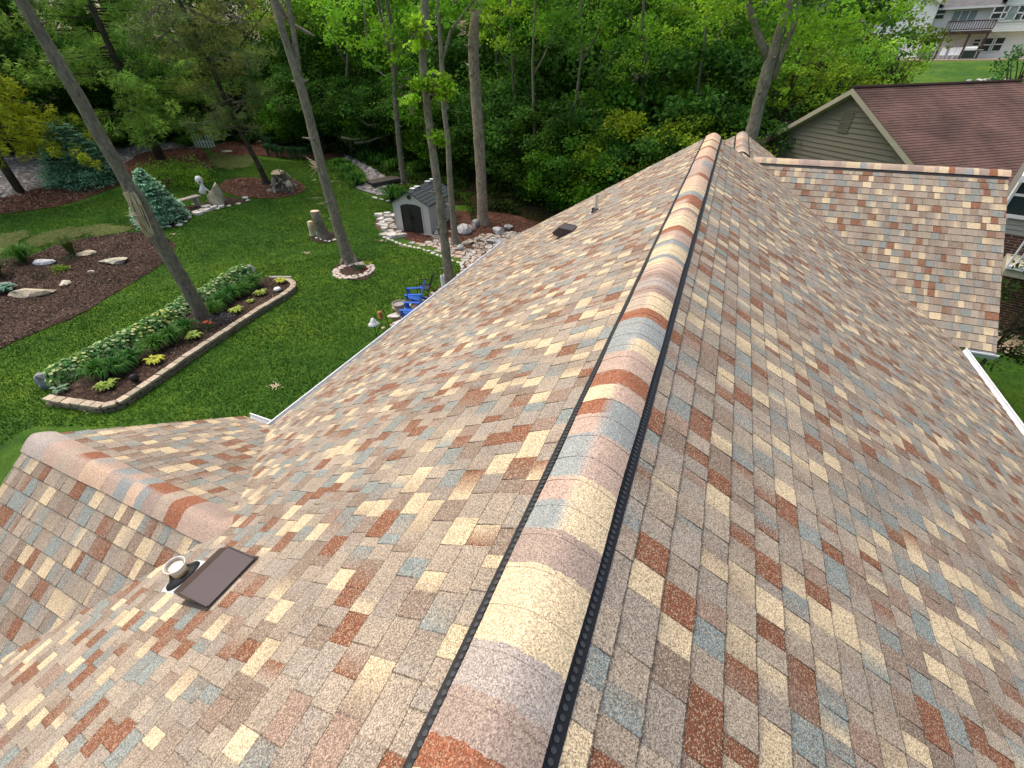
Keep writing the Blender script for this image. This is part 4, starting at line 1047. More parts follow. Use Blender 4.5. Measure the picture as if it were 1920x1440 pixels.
def add_crown(root, at, rad, n_c, per, cr, leaf, base, seed, yellow=.4, mat='leaf', name='crown', limb=None, shell=.3):
    me, C = crown_mesh(name, n_c, per, rad, cr, leaf, base, seed, mat, yellow=yellow, shell=shell)
    o = bpy.data.objects.new(name, me); col.objects.link(o); o.location = Vector([float(v) for v in at]); child(root, o)
    if limb is not None:
        mb = MB(); r = np.random.default_rng(seed); idx = r.choice(len(C), min(10, len(C)), replace=False)
        for i in idx:
            a = np.array(limb); b = np.array(at)+C[i]; mb.tube([a, (a+b)/2+r.normal(0, .2, 3), b], [.07, .04, .012], 5)
        child(root, mb.build('branches', MT['bark']))
t1, tip, D1 = trunk_tree('lawn_tree', (388, 606), [(368, 570, 32), (340, 520, 31), (305, 462, 31), (278, 415, 36), (256, 372, 38), (238, 345, 28), (215, 300, 28), (190, 262, 28), (150, 185, 29), (110, 120, 28), (70, 50, 27), (35, 2, 27)],
                         'tall bare grey trunk leaning in the raised bed, torn at mid height', 'bark_old', extra=6)
add_crown(t1, tip[-1]+Z_*1.5, (2.6, 2.6, 2.4), 40, 40, .8, .2, G2, 401, limb=tip[-1])
def splinters(root, px, py, D, n, L, seed, spread=.35, width=.03, side=-1, tilt=.3):
    r = np.random.default_rng(seed); mb = MB(); c = Pd(px, py, D)
    for i in range(n):
        a = c+u2*r.uniform(-spread, spread)+r2*r.uniform(-.05, .05); d = r2*side*r.uniform(.4, 1)+u2*r.uniform(-.6, .8)*tilt*2+(-fw)*r.uniform(-.1, .5)
        d /= np.linalg.norm(d); b = a+d*L*r.uniform(.4, 1); w_ = width*r.uniform(.5, 1.2)
        q = np.cross(d, fw); q /= np.linalg.norm(q)
        mb.face([a-q*w_, a+q*w_, b]); mb.face([a-q*w_+fw*.02, b, a+q*w_-fw*.02])
    return child(root, mb.build('broken_wood', MT['wood']))
# long strip of torn, bare wood on the first trunk
def scar(root, pts, D, seed, mat='wood'):
    mb = MB(); r = np.random.default_rng(seed); P, Rr = px_path(pts, D)
    for i in range(len(P)-1):
        for k in range(9):
            t = k/8-.5; o_ = -fw/np.linalg.norm(fw)
            f_ = math.sqrt(max(.02, 1-(t*1.5)**2))*1.08; a = P[i]+r2*t*Rr[i]*1.5+o_*Rr[i]*f_; b = P[i+1]+r2*(t+r.normal(0, .03))*Rr[i+1]*1.5+o_*Rr[i+1]*f_
            mb.bar(a+r.normal(0, .012, 3), b+r.normal(0, .012, 3), .045*r.uniform(.6, 1.3), .03)
    return child(root, mb.build('torn_wood', MT[mat]))
scar(t1, [(250, 366, 34), (262, 388, 38), (272, 410, 38), (282, 432, 34), (291, 448, 26)], D1-.03, 5)
splinters(t1, 260, 402, D1-.2, 5, .45, 6, .06, .03, -1, .2); splinters(t1, 262, 418, D1-.2, 5, .35, 16, .08, .03, -1, .2)
t2, tip, D2 = trunk_tree('lawn_tree', (656, 492), [(650, 475, 28), (635, 430, 26), (622, 380, 24), (610, 345, 23), (600, 300, 22), (590, 262, 23), (575, 200, 21), (562, 155, 22), (548, 112, 19), (530, 60, 18), (514, 2, 18)],
                         'tall mottled trunk in the stone ring, splintered low and forked high', 'bark', forks=[[(563, 155, 14), (556, 100, 13), (548, 45, 12), (539, 2, 11)]], extra=7)
add_crown(t2, tip[1]+Z_*1.0, (2.8, 2.8, 2.6), 46, 40, .8, .2, G2, 402, limb=tip[1])
splinters(t2, 594, 312, D2-.15, 10, .75, 8, .2, .018, -1, .7)
splinters(t2, 594, 322, D2-.15, 8, .4, 9, .4, .02, -1, .3)
t3, tip, D3 = trunk_tree('lawn_tree', (846, 537), [(843, 520, 27), (836, 475, 22), (829, 412, 20), (823, 362, 20), (815, 310, 20), (803, 220, 19), (796, 150, 18), (791, 100, 18), (797, 50, 21), (796, 2, 17)],
                         'tall crooked grey trunk in front of the shed wall', 'bark', extra=5)
# sprays of young leaves on that trunk
def spray(root, px, py, D, rad, n_c, seed, base=(.11, .24, .02), leaf=.17, off=.4, nm='foliage'):
    c = Pd(px, py, D-off); add_crown(root, c, rad, n_c, 26, .3, leaf, base, seed, .5, 'leaf', nm, limb=Pd(px, py+8, D), shell=.1)
spray(t3, 812, 158, D3, (.75, .75, .28), 16, 411); spray(t3, 835, 172, D3, (.45, .45, .3), 9, 412); spray(t3, 770, 185, D3, (.3, .3, .15), 6, 413); spray(t3, 822, 262, D3, (.25, .25, .35), 8, 414); spray(t3, 782, 60, D3, (.4, .4, .6), 10, 415)
t4, tip, D4 = trunk_tree('lawn_tree', (855, 458), [(853, 450, 17), (849, 400, 14), (844, 345, 14), (840, 262, 13), (832, 205, 12), (829, 130, 12), (824, 50, 9), (821, 2, 9)], 'slender lichen-spotted trunk forking beside the shed wall', 'bark',
                         forks=[[(829, 118, 8), (838, 85, 7), (844, 60, 6), (870, 25, 5)]], extra=6)
add_crown(t4, Pd(850, -20, D4+1.5)+Z_*.8, (3.4, 3.0, 2.2), 50, 50, .8, .2, (.06, .17, .015), 421, limb=tip[-1])
t5, tip, D5 = trunk_tree('dead_snag', (906, 420), [(905, 405, 27), (902, 325, 25), (898, 262, 26), (891, 160, 27), (887, 90, 27), (889, 50, 23), (891, 24, 19)], 'thick dead snag with peeling brown and white bark and a broken top', 'snag', extra=0, cat='dead tree', jit_=.06)
splinters(t5, 872, 52, D5-.2, 16, .9, 12, .35, .05, -1, .4)
r_ = np.random.default_rng(4); mb = MB()
for k in range(9):
    a = Pd(883+k*2, 28, D5); mb.tube([a, a+Z_*r_.uniform(.2, .8)+r_.normal(0, .05, 3)], [.07, .01], 5)
child(t5, mb.build('broken_top', MT['wood']))
t6, tip, D6 = trunk_tree('lawn_tree', W(760, 352), [(757, 340, 14), (750, 287, 13), (742, 200, 12), (738, 125, 11), (733, 50, 10), (726, 2, 9)], 'thin dark twin-stemmed tree behind the shed and plank bridge', 'bark_old', extra=5, forks=[[(737, 130, 8), (727, 90, 8), (716, 40, 7), (708, 2, 6)]])
add_crown(t6, Pd(690, 30, D6)+Z_*.6, (4.2, 3.4, 2.9), 62, 50, .9, .24, (.07, .19, .015), 431, limb=tip[-1])
add_crown(t6, Pd(745, 130, D6+1), (1.9, 1.6, 3.2), 34, 44, .7, .2, (.05, .15, .014), 432, name='side_foliage', limb=Pd(740, 150, D6))
b7 = azp(azof(1404, 262), 22.5); b7[2] = T(b7[0], b7[1])
D7 = math.hypot(b7[0], b7[1])
t7, tip, D7 = trunk_tree('big_tree', b7, [(1394, 300, 34), (1408, 257, 31), (1427, 176, 28), (1445, 112, 28), (1462, 60, 24), (1477, 20, 20), (1484, 2, 18)], 'massive grey-barked tree behind the roof peak, forked above', 'bark', extra=5,
                        forks=[[(1443, 115, 20), (1425, 75, 17), (1410, 30, 14), (1403, 2, 13)], [(1450, 150, 14), (1466, 100, 13), (1490, 45, 11), (1500, 2, 9)]])
add_crown(t7, Pd(1555, 10, 24)+Z_*.2, (3.0, 3.0, 1.7), 46, 46, .75, .17, (.05, .14, .014), 441)
add_crown(t7, Pd(1400, -20, 23)+Z_*1.0, (3.6, 3.6, 2.2), 60, 46, .75, .17, (.045, .125, .014), 442, limb=Pd(1410, 5, 22.5))
# leaning scots pine with dull needles
b8 = W(500, 346)
t8, tip, D8 = trunk_tree('pine_tree', b8, [(497, 335, 13), (480, 300, 12), (462, 268, 11), (440, 225, 11), (415, 170, 10), (390, 110, 10), (372, 75, 9), (350, 30, 9), (335, 2, 8)], 'leaning dull-needled pine with bare lower twigs on the round mulch bed', 'bark_dark', extra=5, forks=[[(430, 200, 6), (410, 190, 4), (395, 160, 3)], [(400, 130, 5), (440, 100, 4), (470, 60, 3)]])
for i, (a, b, rx, rz, nc) in enumerate([(440, 190, 2.9, 1.6, 40), (395, 110, 3.0, 2.0, 44), (335, 70, 2.6, 1.8, 36), (455, 120, 2.4, 1.6, 34), (370, 30, 3.0, 2.0, 40), (420, 235, 2.2, .8, 20), (300, 20, 2.4, 1.8, 30), (440, 30, 2.6, 2.0, 32)]):
    P, k, C = clumps(nc, 44, np.array([rx, rx, rz]), .62, 500+i, .2)
    rr_ = np.random.default_rng(i); me = leaves_mesh('needle_mass', P, rr_.uniform(.7, 1.2, len(P))*.34, greens(k, (.04, .065, .03), 500+i, .25, .2), MT['needle'], .2, .14, i)
    o = bpy.data.objects.new('needle_mass', me); col.objects.link(o); o.location = Vector([float(v) for v in Pd(a, b, D8)]); child(t8, o)
    mb = MB()
    for j in rr_.choice(len(C), 12, replace=False):
        A = Pd(a, b, D8); mb.tube([A+rr_.normal(0, .3, 3), A+C[j]*.6+rr_.normal(0, .15, 3), A+C[j]*1.1], [.045, .025, .01], 4)
    child(t8, mb.build('branches', MT['bark_old']))
# small trees by the neighbouring house
def feathery(px, py, D, rad, nc, seed, base, label, leaf=.15, sz=None):
    c = Pd(px, py, D); g = np.array([c[0], c[1], T(c[0], c[1])]); root = empty('young_tree', g, 0, label, 'tree'); mb = MB()
    me, C = crown_mesh('crown', nc, 44, rad, .55, leaf, base, seed, 'leaf', yellow=.5, shell=.2)
    o = bpy.data.objects.new('crown', me); col.objects.link(o); o.location = Vector([float(v) for v in c]); child(root, o)
    r = np.random.default_rng(seed)
    mb.tube([g-Z_*.2, g+(c-g)*.5, c], [.12, .09, .05], 7)
    for i in r.choice(len(C), 16, replace=False):
        a = g+(c-g)*r.uniform(.4, .9); b = c+C[i]; mb.tube([a, (a+b)/2+Z_*.1, b], [.045, .03, .01], 4)
    child(root, mb.build('trunk', MT['bark_dark']))
feathery(1500, 105, 33, (2.6, 2.4, 1.7), 46, 601, (.06, .15, .015), 'yellow-green young tree left of the olive gable behind the big trunk')
feathery(1590, 115, 40, (2.7, 2.4, 1.7), 50, 602, (.075, .18, .02), 'bright feathery green tree behind the peak of the olive gable')
feathery(1685, 118, 44, (2.4, 2.2, 1.5), 40, 603, (.085, .2, .025), 'light green arching tree in front of the pale house')
feathery(1460, 170, 31, (1.9, 1.6, 1.5), 36, 604, (.05, .13, .014), 'low leafy bush-like tree between the trunk and the olive gable', .16)
feathery(1925, 125, 50, (1.8, 1.8, 1.6), 20, 605, (.03, .09, .03), 'dark green shrub at the right edge in front of the pale house', .2)
# dark-leaved tree at the right edge, below the wing
def edge_tree():
    c = Pd(1925, 560, 12.5); c2 = Zp(1900, 640, -5.2)
    c = np.array([9.6, 11.2, -3.6]); g = np.array([c[0], c[1], T(c[0], c[1])]); root = empty('young_tree', g, 0, 'dark-leaved small tree at the right edge below the roof wing', 'tree')
    q = Pd(1918, 585, math.hypot(c[0], c[1]))
    me, C = crown_mesh('crown', 46, 40, (1.15, 1.15, 1.7), .33, .1, (.016, .035, .014), 611, 'leaf', yellow=.1, shell=.2)
    o = bpy.data.objects.new('crown', me); col.objects.link(o); o.location = Vector([float(v) for v in q]); child(root, o)
    g = np.array([q[0], q[1], T(q[0], q[1])]); mb = MB(); mb.tube([g, q], [.06, .03], 6); r = np.random.default_rng(1)
    for i in r.choice(len(C), 16, replace=False): mb.tube([q-Z_*r.uniform(0, 1), q+C[i]], [.02, .006], 4)
    child(root, mb.build('trunk', MT['bark_dark']))
edge_tree()

# slender trunks showing in front of the wood
sl_ = [(1003, 31, [(1001, 480, 8), (1000, 380, 7), (1002, 250, 7), (998, 120, 6), (1004, 2, 5)], 'slender trunk in front of the wood right of the snag'),
       (968, 33, [(966, 440, 7), (962, 330, 6), (965, 220, 6), (960, 110, 5), (956, 2, 5)], 'thin dark trunk close behind the snag'),
       (1078, 30, [(1075, 420, 7), (1068, 300, 7), (1080, 190, 6), (1092, 90, 6), (1088, 2, 5)], 'crooked thin trunk above the middle of the left roof slope'),
       (1206, 30, [(1208, 300, 8), (1204, 200, 8), (1212, 120, 7), (1204, 50, 7), (1207, 2, 6)], 'dark forked trunk in the wood above the roof ridge'),
       (1300, 31, [(1298, 260, 7), (1306, 180, 6), (1318, 100, 6), (1330, 2, 5)], 'slanting thin trunk left of the massive tree'),
       (655, 44, [(655, 258, 7), (648, 180, 6), (652, 100, 6), (645, 2, 5)], 'thin trunk in the wood right of the forked lawn tree'),
       (935, 38, [(932, 330, 6), (938, 200, 6), (930, 100, 5), (934, 2, 4)], 'pale thin stem in the dark gap right of the snag')]
for i, (px, r_, pts, lb) in enumerate(sl_):
    b = azp(azof(px, pts[0][1]), r_); b[2] = T(b[0], b[1]); D = math.hypot(b[0], b[1])
    rt_, tip, _ = trunk_tree('slender_tree', b, pts, lb, 'bark' if i in (0, 6) else 'bark_old', extra=4, forks=[[(pts[-2][0], pts[-2][1]+25, 5), (pts[-2][0]+22*(-1)**i, pts[-2][1]-15, 4), (pts[-2][0]+40*(-1)**i, pts[-2][1]-60, 3)]])
    add_crown(rt_, Pd(pts[-1][0], 25, D), (2.4, 2.0, 1.9), 34, 60, .75, .17, (G2, G4, G1)[i % 3], 460+i)
    add_crown(rt_, Pd(pts[-3][0]+25*(-1)**i, pts[-3][1]+20, D), (1.3, 1.1, 1.0), 16, 50, .55, .15, (G4, G2, G2)[i % 3], 480+i, name='side_foliage', limb=Pd(pts[-3][0], pts[-3][1]+30, D))
# ------------------------------------------------------------------ bed plants
def blades(name, n, L, w_, base, seed, mat='plant', spread=.9, arch=.5, var=.3):
    """tuft of arching blades"""
    r = np.random.default_rng(seed); mb = MB()
    for i in range(n):
        a = r.uniform(0, 6.28); l = L*r.uniform(.6, 1.1); s_ = r.uniform(.15, 1)*spread
        d = np.array([math.cos(a), math.sin(a), 0]); q = np.array([-d[1], d[0], 0])*w_*.5; p0 = d*r.uniform(0, .06)
        p1 = p0+d*l*.35*s_+Z_*l*.55; p2 = p0+d*l*.75*s_+Z_*l*(.75-arch*.3*s_); p3 = p0+d*l*1.05*s_+Z_*l*(.75-arch*s_)
        c = jit(base, r, var)
        mb.face([p0-q*.6, p0+q*.6, p1+q, p1-q], c); mb.face([p1-q, p1+q, p2+q*.9, p2-q*.9], c); mb.face([p2-q*.9, p2+q*.9, p3], c)
    return mb.build(name, MT[mat])
def hosta(name, n, L, w_, cin, cout, seed):
    r = np.random.default_rng(seed); mb = MB()
    for i in range(n):
        a = r.uniform(0, 6.28); l = L*r.uniform(.6, 1.1); s_ = r.uniform(.3, 1); d = np.array([math.cos(a), math.sin(a), 0]); q = np.array([-d[1], d[0], 0])*w_*.5
        p0 = d*.03; p1 = d*l*.45*s_+Z_*l*.5; p2 = d*l*.8*s_+Z_*l*.5; p3 = d*l*1.1*s_+Z_*l*.32
        ci, co = jit(cin, r, .2), jit(cout, r, .15)
        mb.face([p0, p1+q*.75, p1], co); mb.face([p0, p1, p1-q*.75], co)
        for sg in (1, -1):
            mb.face([p1, p1+q*.5*sg, p2+q*.5*sg+Z_*.01, p2], ci); mb.face([p2, p2+q*.5*sg+Z_*.01, p3], ci)
            mb.face([p1+q*.5*sg, p1+q*sg, p2+q*.95*sg+Z_*.02, p2+q*.5*sg+Z_*.01], co); mb.face([p2+q*.5*sg+Z_*.01, p2+q*.95*sg+Z_*.02, p3], co)
    return mb.build(name, MT['plant'])
def put(o, px, py, s=1, z=None, label=None, cat=None, group=None, first=True, rz=None):
    p = W(px, py) if z is None else Zp(px, py, z)
    if not first: o = copy_tree(o)
    o.location = Vector([float(v) for v in p]); o.scale = (s, s, s); o.rotation_euler = (0, 0, random.uniform(0, 6.28) if rz is None else rz)
    if 'group' in o: del o['group']
    return tag(o, label, cat, group)
zb = ZB-.04
yl = [hosta('hosta', 60, .34, .10, (.22, .34, .04), (.36, .42, .12), 700+k) for k in range(2)]
yh = [(203, 728, 1.1, 'yellow hosta nearest the rounded near corner of the raised bed'), (293, 680, 1.05, 'yellow hosta between the black ball lamp and the leaning trunk'), (365, 634, 1.1, 'yellow hosta just left of the leaning trunk'),
      (445, 585, .95, 'yellow hosta right of the purple-grey bush'), (490, 553, 1.0, 'yellow hosta in the far half of the raised bed beside daylilies'), (527, 530, .9, 'yellow hosta at the far tip of the raised bed'), (470, 567, .6, 'small sparse yellow hosta between two fuller ones')]
for i, (a, b, s_, lb) in enumerate(yh): put(yl[i % 2], a, b, s_, zb, lb, 'hosta', None, i < 2)
dl = [blades('daylily', 240, .72, .04, (.04, .13, .025), 710+k, spread=1.0) for k in range(2)]
dy = [(192, 705, 1.0, 'dark green daylily clump at the near end of the raised bed'), (222, 700, 1.0, 'full daylily clump behind the first yellow hosta'), (252, 680, .9, 'daylily clump in line with the white hosta hedge'), (297, 655, 1.0, 'broad daylily clump behind the second yellow hosta'),
      (326, 640, .95, 'daylily clump just before the third yellow hosta'), (352, 620, .85, 'round daylily clump touching the leaning trunk'), (404, 588, .9, 'daylily clump right behind the leaning trunk'), (420, 572, .95, 'daylily clump behind the purple-grey bush'), (437, 560, 1.0, 'daylily clump in the middle of the far half of the bed'),
      (458, 553, .95, 'daylily clump before the far hosta hedge'), (478, 538, 1.0, 'last full daylily clump before the far tip of the bed')]
for i, (a, b, s_, lb) in enumerate(dy): put(dl[i % 2], a, b, s_, zb, lb, 'daylily', None, i < 2)
def leafy(name, R_, h, n, leaf, seed):
    r = np.random.default_rng(seed); q = r.normal(0, 1, (n, 3)); q[:, 2] = np.abs(q[:, 2]); q /= np.linalg.norm(q, axis=1)[:, None]
    P = q*(r.random(n)**.3)[:, None]*np.array([R_, R_, h]); edge = r.random(n) < .42
    c = np.where(edge[:, None], np.array([[.34, .44, .22]]), np.array([[.06, .17, .045]]))*r.uniform(.75, 1.25, (n, 1))
    me = leaves_mesh(name, P, r.uniform(.7, 1.25, n)*leaf, c.astype(np.float32), MT['plant'], 1.1, .8, seed, q)
    o = bpy.data.objects.new(name, me); col.objects.link(o); return o
vh = [leafy('variegated_hosta', .48, .62, 620, .15, 720+k) for k in range(3)]
line = [(122, 706), (142, 697), (163, 686), (184, 675), (205, 664), (226, 652), (247, 640), (268, 630), (290, 616), (312, 603), (334, 590), (352, 575), (384, 560), (398, 552), (412, 540), (428, 530), (444, 520), (460, 513)]
wh = ['nearest the grey boulder', 'second from the grey boulder']
for i, (a, b) in enumerate(line):
    put(vh[i % 3], a, b+4, 1.0 if i < 12 else .95, -6.85, 'white-edged hosta clump in the hedge along the back of the raised bed', 'hosta', 'white-edged hostas along the raised bed', i < 3)
put(hosta('hosta', 30, .35, .12, (.10, .2, .17), (.14, .25, .2), 731), 118, 735, .9, zb, 'small blue-green hosta beside the grey boulder', 'hosta')
put(hosta('hosta', 40, .55, .2, (.09, .2, .16), (.12, .24, .19), 732), 14, 548, 1.1, None, 'bluish hosta in the mulch bed at the left frame edge', 'hosta')
def bushlet(name, px, py, rad, n, leaf, base, seed, label, z=None, cat='plant', up=.4, mat='plant'):
    p = W(px, py) if z is None else Zp(px, py, z); r = np.random.default_rng(seed)
    P, k, C = clumps(max(6, n//20), 20, np.array([rad, rad, rad*.7]), rad*.4, seed, .3)
    P[:, 2] = np.abs(P[:, 2])
    me = leaves_mesh(name, P, r.uniform(.7, 1.3, len(P))*leaf, greens(k, base, seed, .25, .2), MT[mat], up, .45, seed)
    o = bpy.data.objects.new(name, me); col.objects.link(o); o.location = Vector([float(v) for v in p]); return tag(o, label, cat)
bushlet('lavender_bush', 422, 600, .42, 900, .06, (.075, .085, .10), 740, 'rounded purple-grey bush beside the leaning trunk', zb)
bushlet('flower_plant', 384, 618, .3, 500, .06, (.05, .09, .05), 741, 'low grey-green plant at the foot of the leaning trunk', zb)
bushlet('flowers', 388, 606, .17, 120, .07, (.5, .22, .14), 742, 'cluster of orange-pink flowers at the foot of the leaning trunk', zb+.15, 'flowers')
bushlet('ring_plant', 672, 505, .35, 500, .07, (.05, .11, .04), 743, 'green plant against the trunk inside the stone ring')
bushlet('ring_plant', 686, 508, .25, 260, .06, (.1, .012, .02), 744, 'dark red-leaved plant inside the stone ring')
bushlet('ring_plant', 690, 497, .3, 300, .07, (.13, .24, .02), 747, 'lime green plant behind the trunk inside the stone ring')
bushlet('small_plant', 115, 510, .45, 700, .07, (.12, .22, .02), 745, 'yellow-green small plant beside the white jagged rock')
bushlet('small_plant', 75, 520, .45, 400, .06, (.05, .07, .04), 746, 'dull grey-green plant in the middle of the mulch bed')
bushlet('small_plant', 130, 490, .5, 500, .06, (.04, .07, .04), 748, 'thin dull plant behind the yellow-green one')
put(blades('grass_tuft', 260, 1.15, .03, (.07, .17, .025), 751, spread=.9), 48, 492, 1, None, 'bright arching grass tuft left of the white jagged rock', 'ornamental grass')
put(blades('grass_tuft', 260, 1.2, .022, (.06, .10, .035), 752, spread=.6, arch=.3), 137, 478, 1, None, 'thin upright dull grass tuft behind the triangular rock', 'ornamental grass')
put(blades('grass_tuft', 200, 1.1, .03, (.06, .10, .025), 753, spread=.9), 0, 520, 1, None, 'grass tuft cut by the left frame edge', 'ornamental grass')
iris = [blades('iris_clump', 110, 1.15, .06, (.05, .14, .07), 760+k, spread=.35, arch=.1) for k in range(2)]
ip = [(504, 292), (520, 294), (530, 297), (545, 298), (556, 299), (566, 300), (576, 299), (497, 276), (484, 268), (510, 285)]
for i, (a, b) in enumerate(ip): put(iris[i % 2], a, b, 1.0 if i < 7 else 1.25, None, 'upright blue-green iris clump in the gravel strip behind the lawn', 'iris', 'irises behind the lawn', i < 2)
gt = [blades('grass_tuft', 220, .95, .05, (.05, .15, .02), 770+k, spread=1.0) for k in range(2)]
for i, (a, b, lb) in enumerate([(352, 276, 'ornamental grass left of the white picket panel'), (425, 262, 'ornamental grass clump above the hill lawn'), (468, 270, 'daylily-like tuft left of the irises'), (735, 372, 'bright grass tuft left of the shed under the plank bridge'), (748, 375, 'bright grass tuft touching the shed corner'),
                              (640, 318, 'grass tuft at the left bank of the creek'), (655, 330, 'lower grass tuft at the left bank of the creek'), (670, 345, 'grass tuft where the creek meets the lawn'), (740, 320, 'grassy clump on the right bank of the creek'), (715, 310, 'grassy clump behind the pale creek stones'),
                              (780, 325, 'leafy clump right behind the shed roof'), (800, 318, 'leafy clump behind the shed ridge'), (695, 300, 'tuft of greens above the creek stones'), (760, 305, 'tuft of greens at the foot of the thin twin tree')]):
    put(gt[i % 2], a, b, 1.2, None, lb, 'grass clump', None, i < 2)
# loose shrubs on the hill
for i, (a, b, rd, n, lb) in enumerate([(300, 345, 2.0, 1500, 'loose light green shrub left on the hill above the silver spruce'), (345, 335, 2.0, 1700, 'loose light green shrub right on the hill below the picket panel'), (372, 345, 1.2, 700, 'small twiggy green shrub right of the loose shrubs')]):
    bushlet('shrub', a, b, rd, n, .16, (.09, .19, .025), 780+i, lb, None, 'shrub', .3, 'leaf')
# low groundcover behind the shed
def gcover(px, n, leaf, base, seed, hgt=.25):
    poly = wp(px); r = np.random.default_rng(seed); xs = [p[0] for p in poly]; ys = [p[1] for p in poly]; P = []
    while len(P) < n:
        q = (r.uniform(min(xs), max(xs)), r.uniform(min(ys), max(ys)))
        if inside(q, poly): P.append((q[0], q[1], T(*q)+r.random()*hgt*(1+math.sin(q[0]*1.7)*math.cos(q[1]*1.3))))
    P = np.array(P); k = (np.floor(P[:, 0]/1.1)*37+np.floor(P[:, 1]/1.1)*11).astype(int); k = (k-k.min()) % 400
    me = leaves_mesh('ground_cover', P, r.uniform(.7, 1.3, n)*leaf, greens(k, base, seed, .35, .5), MT['plant'], .6, .6, seed)
    o = bpy.data.objects.new('ground_cover', me); col.objects.link(o); return tag(o, kind='stuff')
gcover([(650, 292), (720, 290), (800, 300), (900, 335), (950, 372), (1010, 385), (960, 400), (930, 395), (875, 385), (860, 350), (780, 338), (730, 335), (690, 312)], 9000, .2, (.035, .085, .015), 790)
gcover([(560, 270), (620, 262), (700, 262), (760, 285), (730, 300), (680, 300), (620, 288)], 5000, .22, (.04, .07, .035), 791, .4)
gcover([(745, 380), (762, 330), (830, 335), (880, 350), (895, 395), (880, 405), (870, 380), (800, 370)], 6000, .14, (.04, .10, .018), 794, .35)
gcover([(870, 340), (1000, 340), (1120, 370), (1080, 405), (1000, 412), (960, 402), (900, 395), (880, 380)], 9000, .2, (.03, .06, .015), 792, .35)
gcover([(0, 262), (200, 255), (400, 255), (480, 262), (470, 268), (380, 268), (200, 275), (0, 285)], 5000, .25, (.03, .07, .02), 793, .4)

# tufts of real grass blades over the near lawn
def turf():
    r = np.random.default_rng(77); n = 210000; v = np.empty((n, 3, 3), np.float32); keep = []
    poly = wp([(-200, 960), (60, 800), (505, 800), (830, 560), (875, 540), (866, 497), (720, 448), (706, 430), (716, 405), (745, 398), (742, 382), (700, 372), (660, 350), (640, 322), (600, 302), (560, 305), (400, 290), (395, 325), (330, 352), (245, 348), (130, 386), (-120, 408), (-200, 480)])
    bx = [p[0] for p in poly]; by = [p[1] for p in poly]; P = []
    X = r.uniform(min(bx), max(bx), n*2); Y = r.uniform(min(by), max(by), n*2)
    bp = bed_poly; ring = W(664, 508)
    for x, y in zip(X, Y):
        if inside((x, y), poly) and not inside((x, y), bp) and not inside((x, y), bedA) and math.hypot(x-ring[0], y-ring[1]) > 1.1: P.append((x, y, T(x, y)))
        if len(P) >= n: break
    P = np.array(P); n = len(P); a = r.uniform(0, 6.28, n); h = r.uniform(.035, .075, n); w_ = r.uniform(.012, .022, n)
    d = np.stack([np.cos(a), np.sin(a), 0*a], 1); l = np.stack([r.normal(0, .5, n), r.normal(0, .5, n), 1+0*a], 1)
    v = np.empty((n, 3, 3), np.float32); v[:, 0] = P-d*w_[:, None]; v[:, 1] = P+d*w_[:, None]; v[:, 2] = P+l*h[:, None]
    me = bpy.data.meshes.new('grass_blades'); me.vertices.add(3*n); me.vertices.foreach_set('co', v.ravel()); me.loops.add(3*n); me.loops.foreach_set('vertex_index', np.arange(3*n, dtype=np.int32))
    me.polygons.add(n); me.polygons.foreach_set('loop_start', np.arange(0, 3*n, 3, dtype=np.int32))
    c = np.ones((n, 3, 4), np.float32); k = (.75+.5*r.random(n))*(1+.3*np.sin(P[:, 0]*1.1+np.sin(P[:, 1]*.9)*2)*np.cos(P[:, 1]*1.3))
    yl_ = (r.random(n) < .12)
    base = np.where(yl_[:, None], np.array([[.14, .185, .035]]), np.array([[.053, .135, .016]])); c[:, :, :3] = (base*k[:, None])[:, None, :]
    ca = me.color_attributes.new('Col', 'FLOAT_COLOR', 'CORNER'); ca.data.foreach_set('color', c.ravel()); me.materials.append(MT['plant']); me.update(calc_edges=True)
    o = bpy.data.objects.new('grass_blades', me); col.objects.link(o); tag(o, kind='stuff')
turf()
# pale wood chips left on the lawn
for i, (a, b, s_, lb) in enumerate([(700, 725, 0, ''), (515, 725, .25, 'small heap of pale wood chips alone on the near lawn'), (575, 475, .3, 'scatter of wood chips left of the stone ring'), (628, 340, .6, 'bright heap of wood chips right of the splintered trunk'), (592, 372, .4, 'thin streak of chips behind the stumps'), (604, 382, .4, 'lower thin streak of chips behind the stumps'),
                                  (716, 452, .35, 'chips on the lawn in front of the limestone pile'), (760, 462, .45, 'chips along the edging by the shed'), (185, 766, .35, 'crumbs of stone at the near corner of the block wall'), (325, 440, .35, 'chips on the grass below the silver spruce'), (270, 420, .7, 'broad scatter of chips behind the torn trunk')]):
    if not s_: continue
    p = W(a, b); mb = MB(); r = np.random.default_rng(i)
    for k in range(40):
        q = np.array([r.normal(0, s_*.5), r.normal(0, s_*.3), .02+.02*r.random()]); mb.box(q, (r.uniform(.03, .1), .02, .012), Matrix.Rotation(r.uniform(0, 3.1), 3, 'Z'))
    o = mb.build('wood_chips', MT['wood']); o.location = Vector([float(v) for v in p]); o.rotation_euler = (0, 0, -YAW); tag(o, lb, 'wood chips')

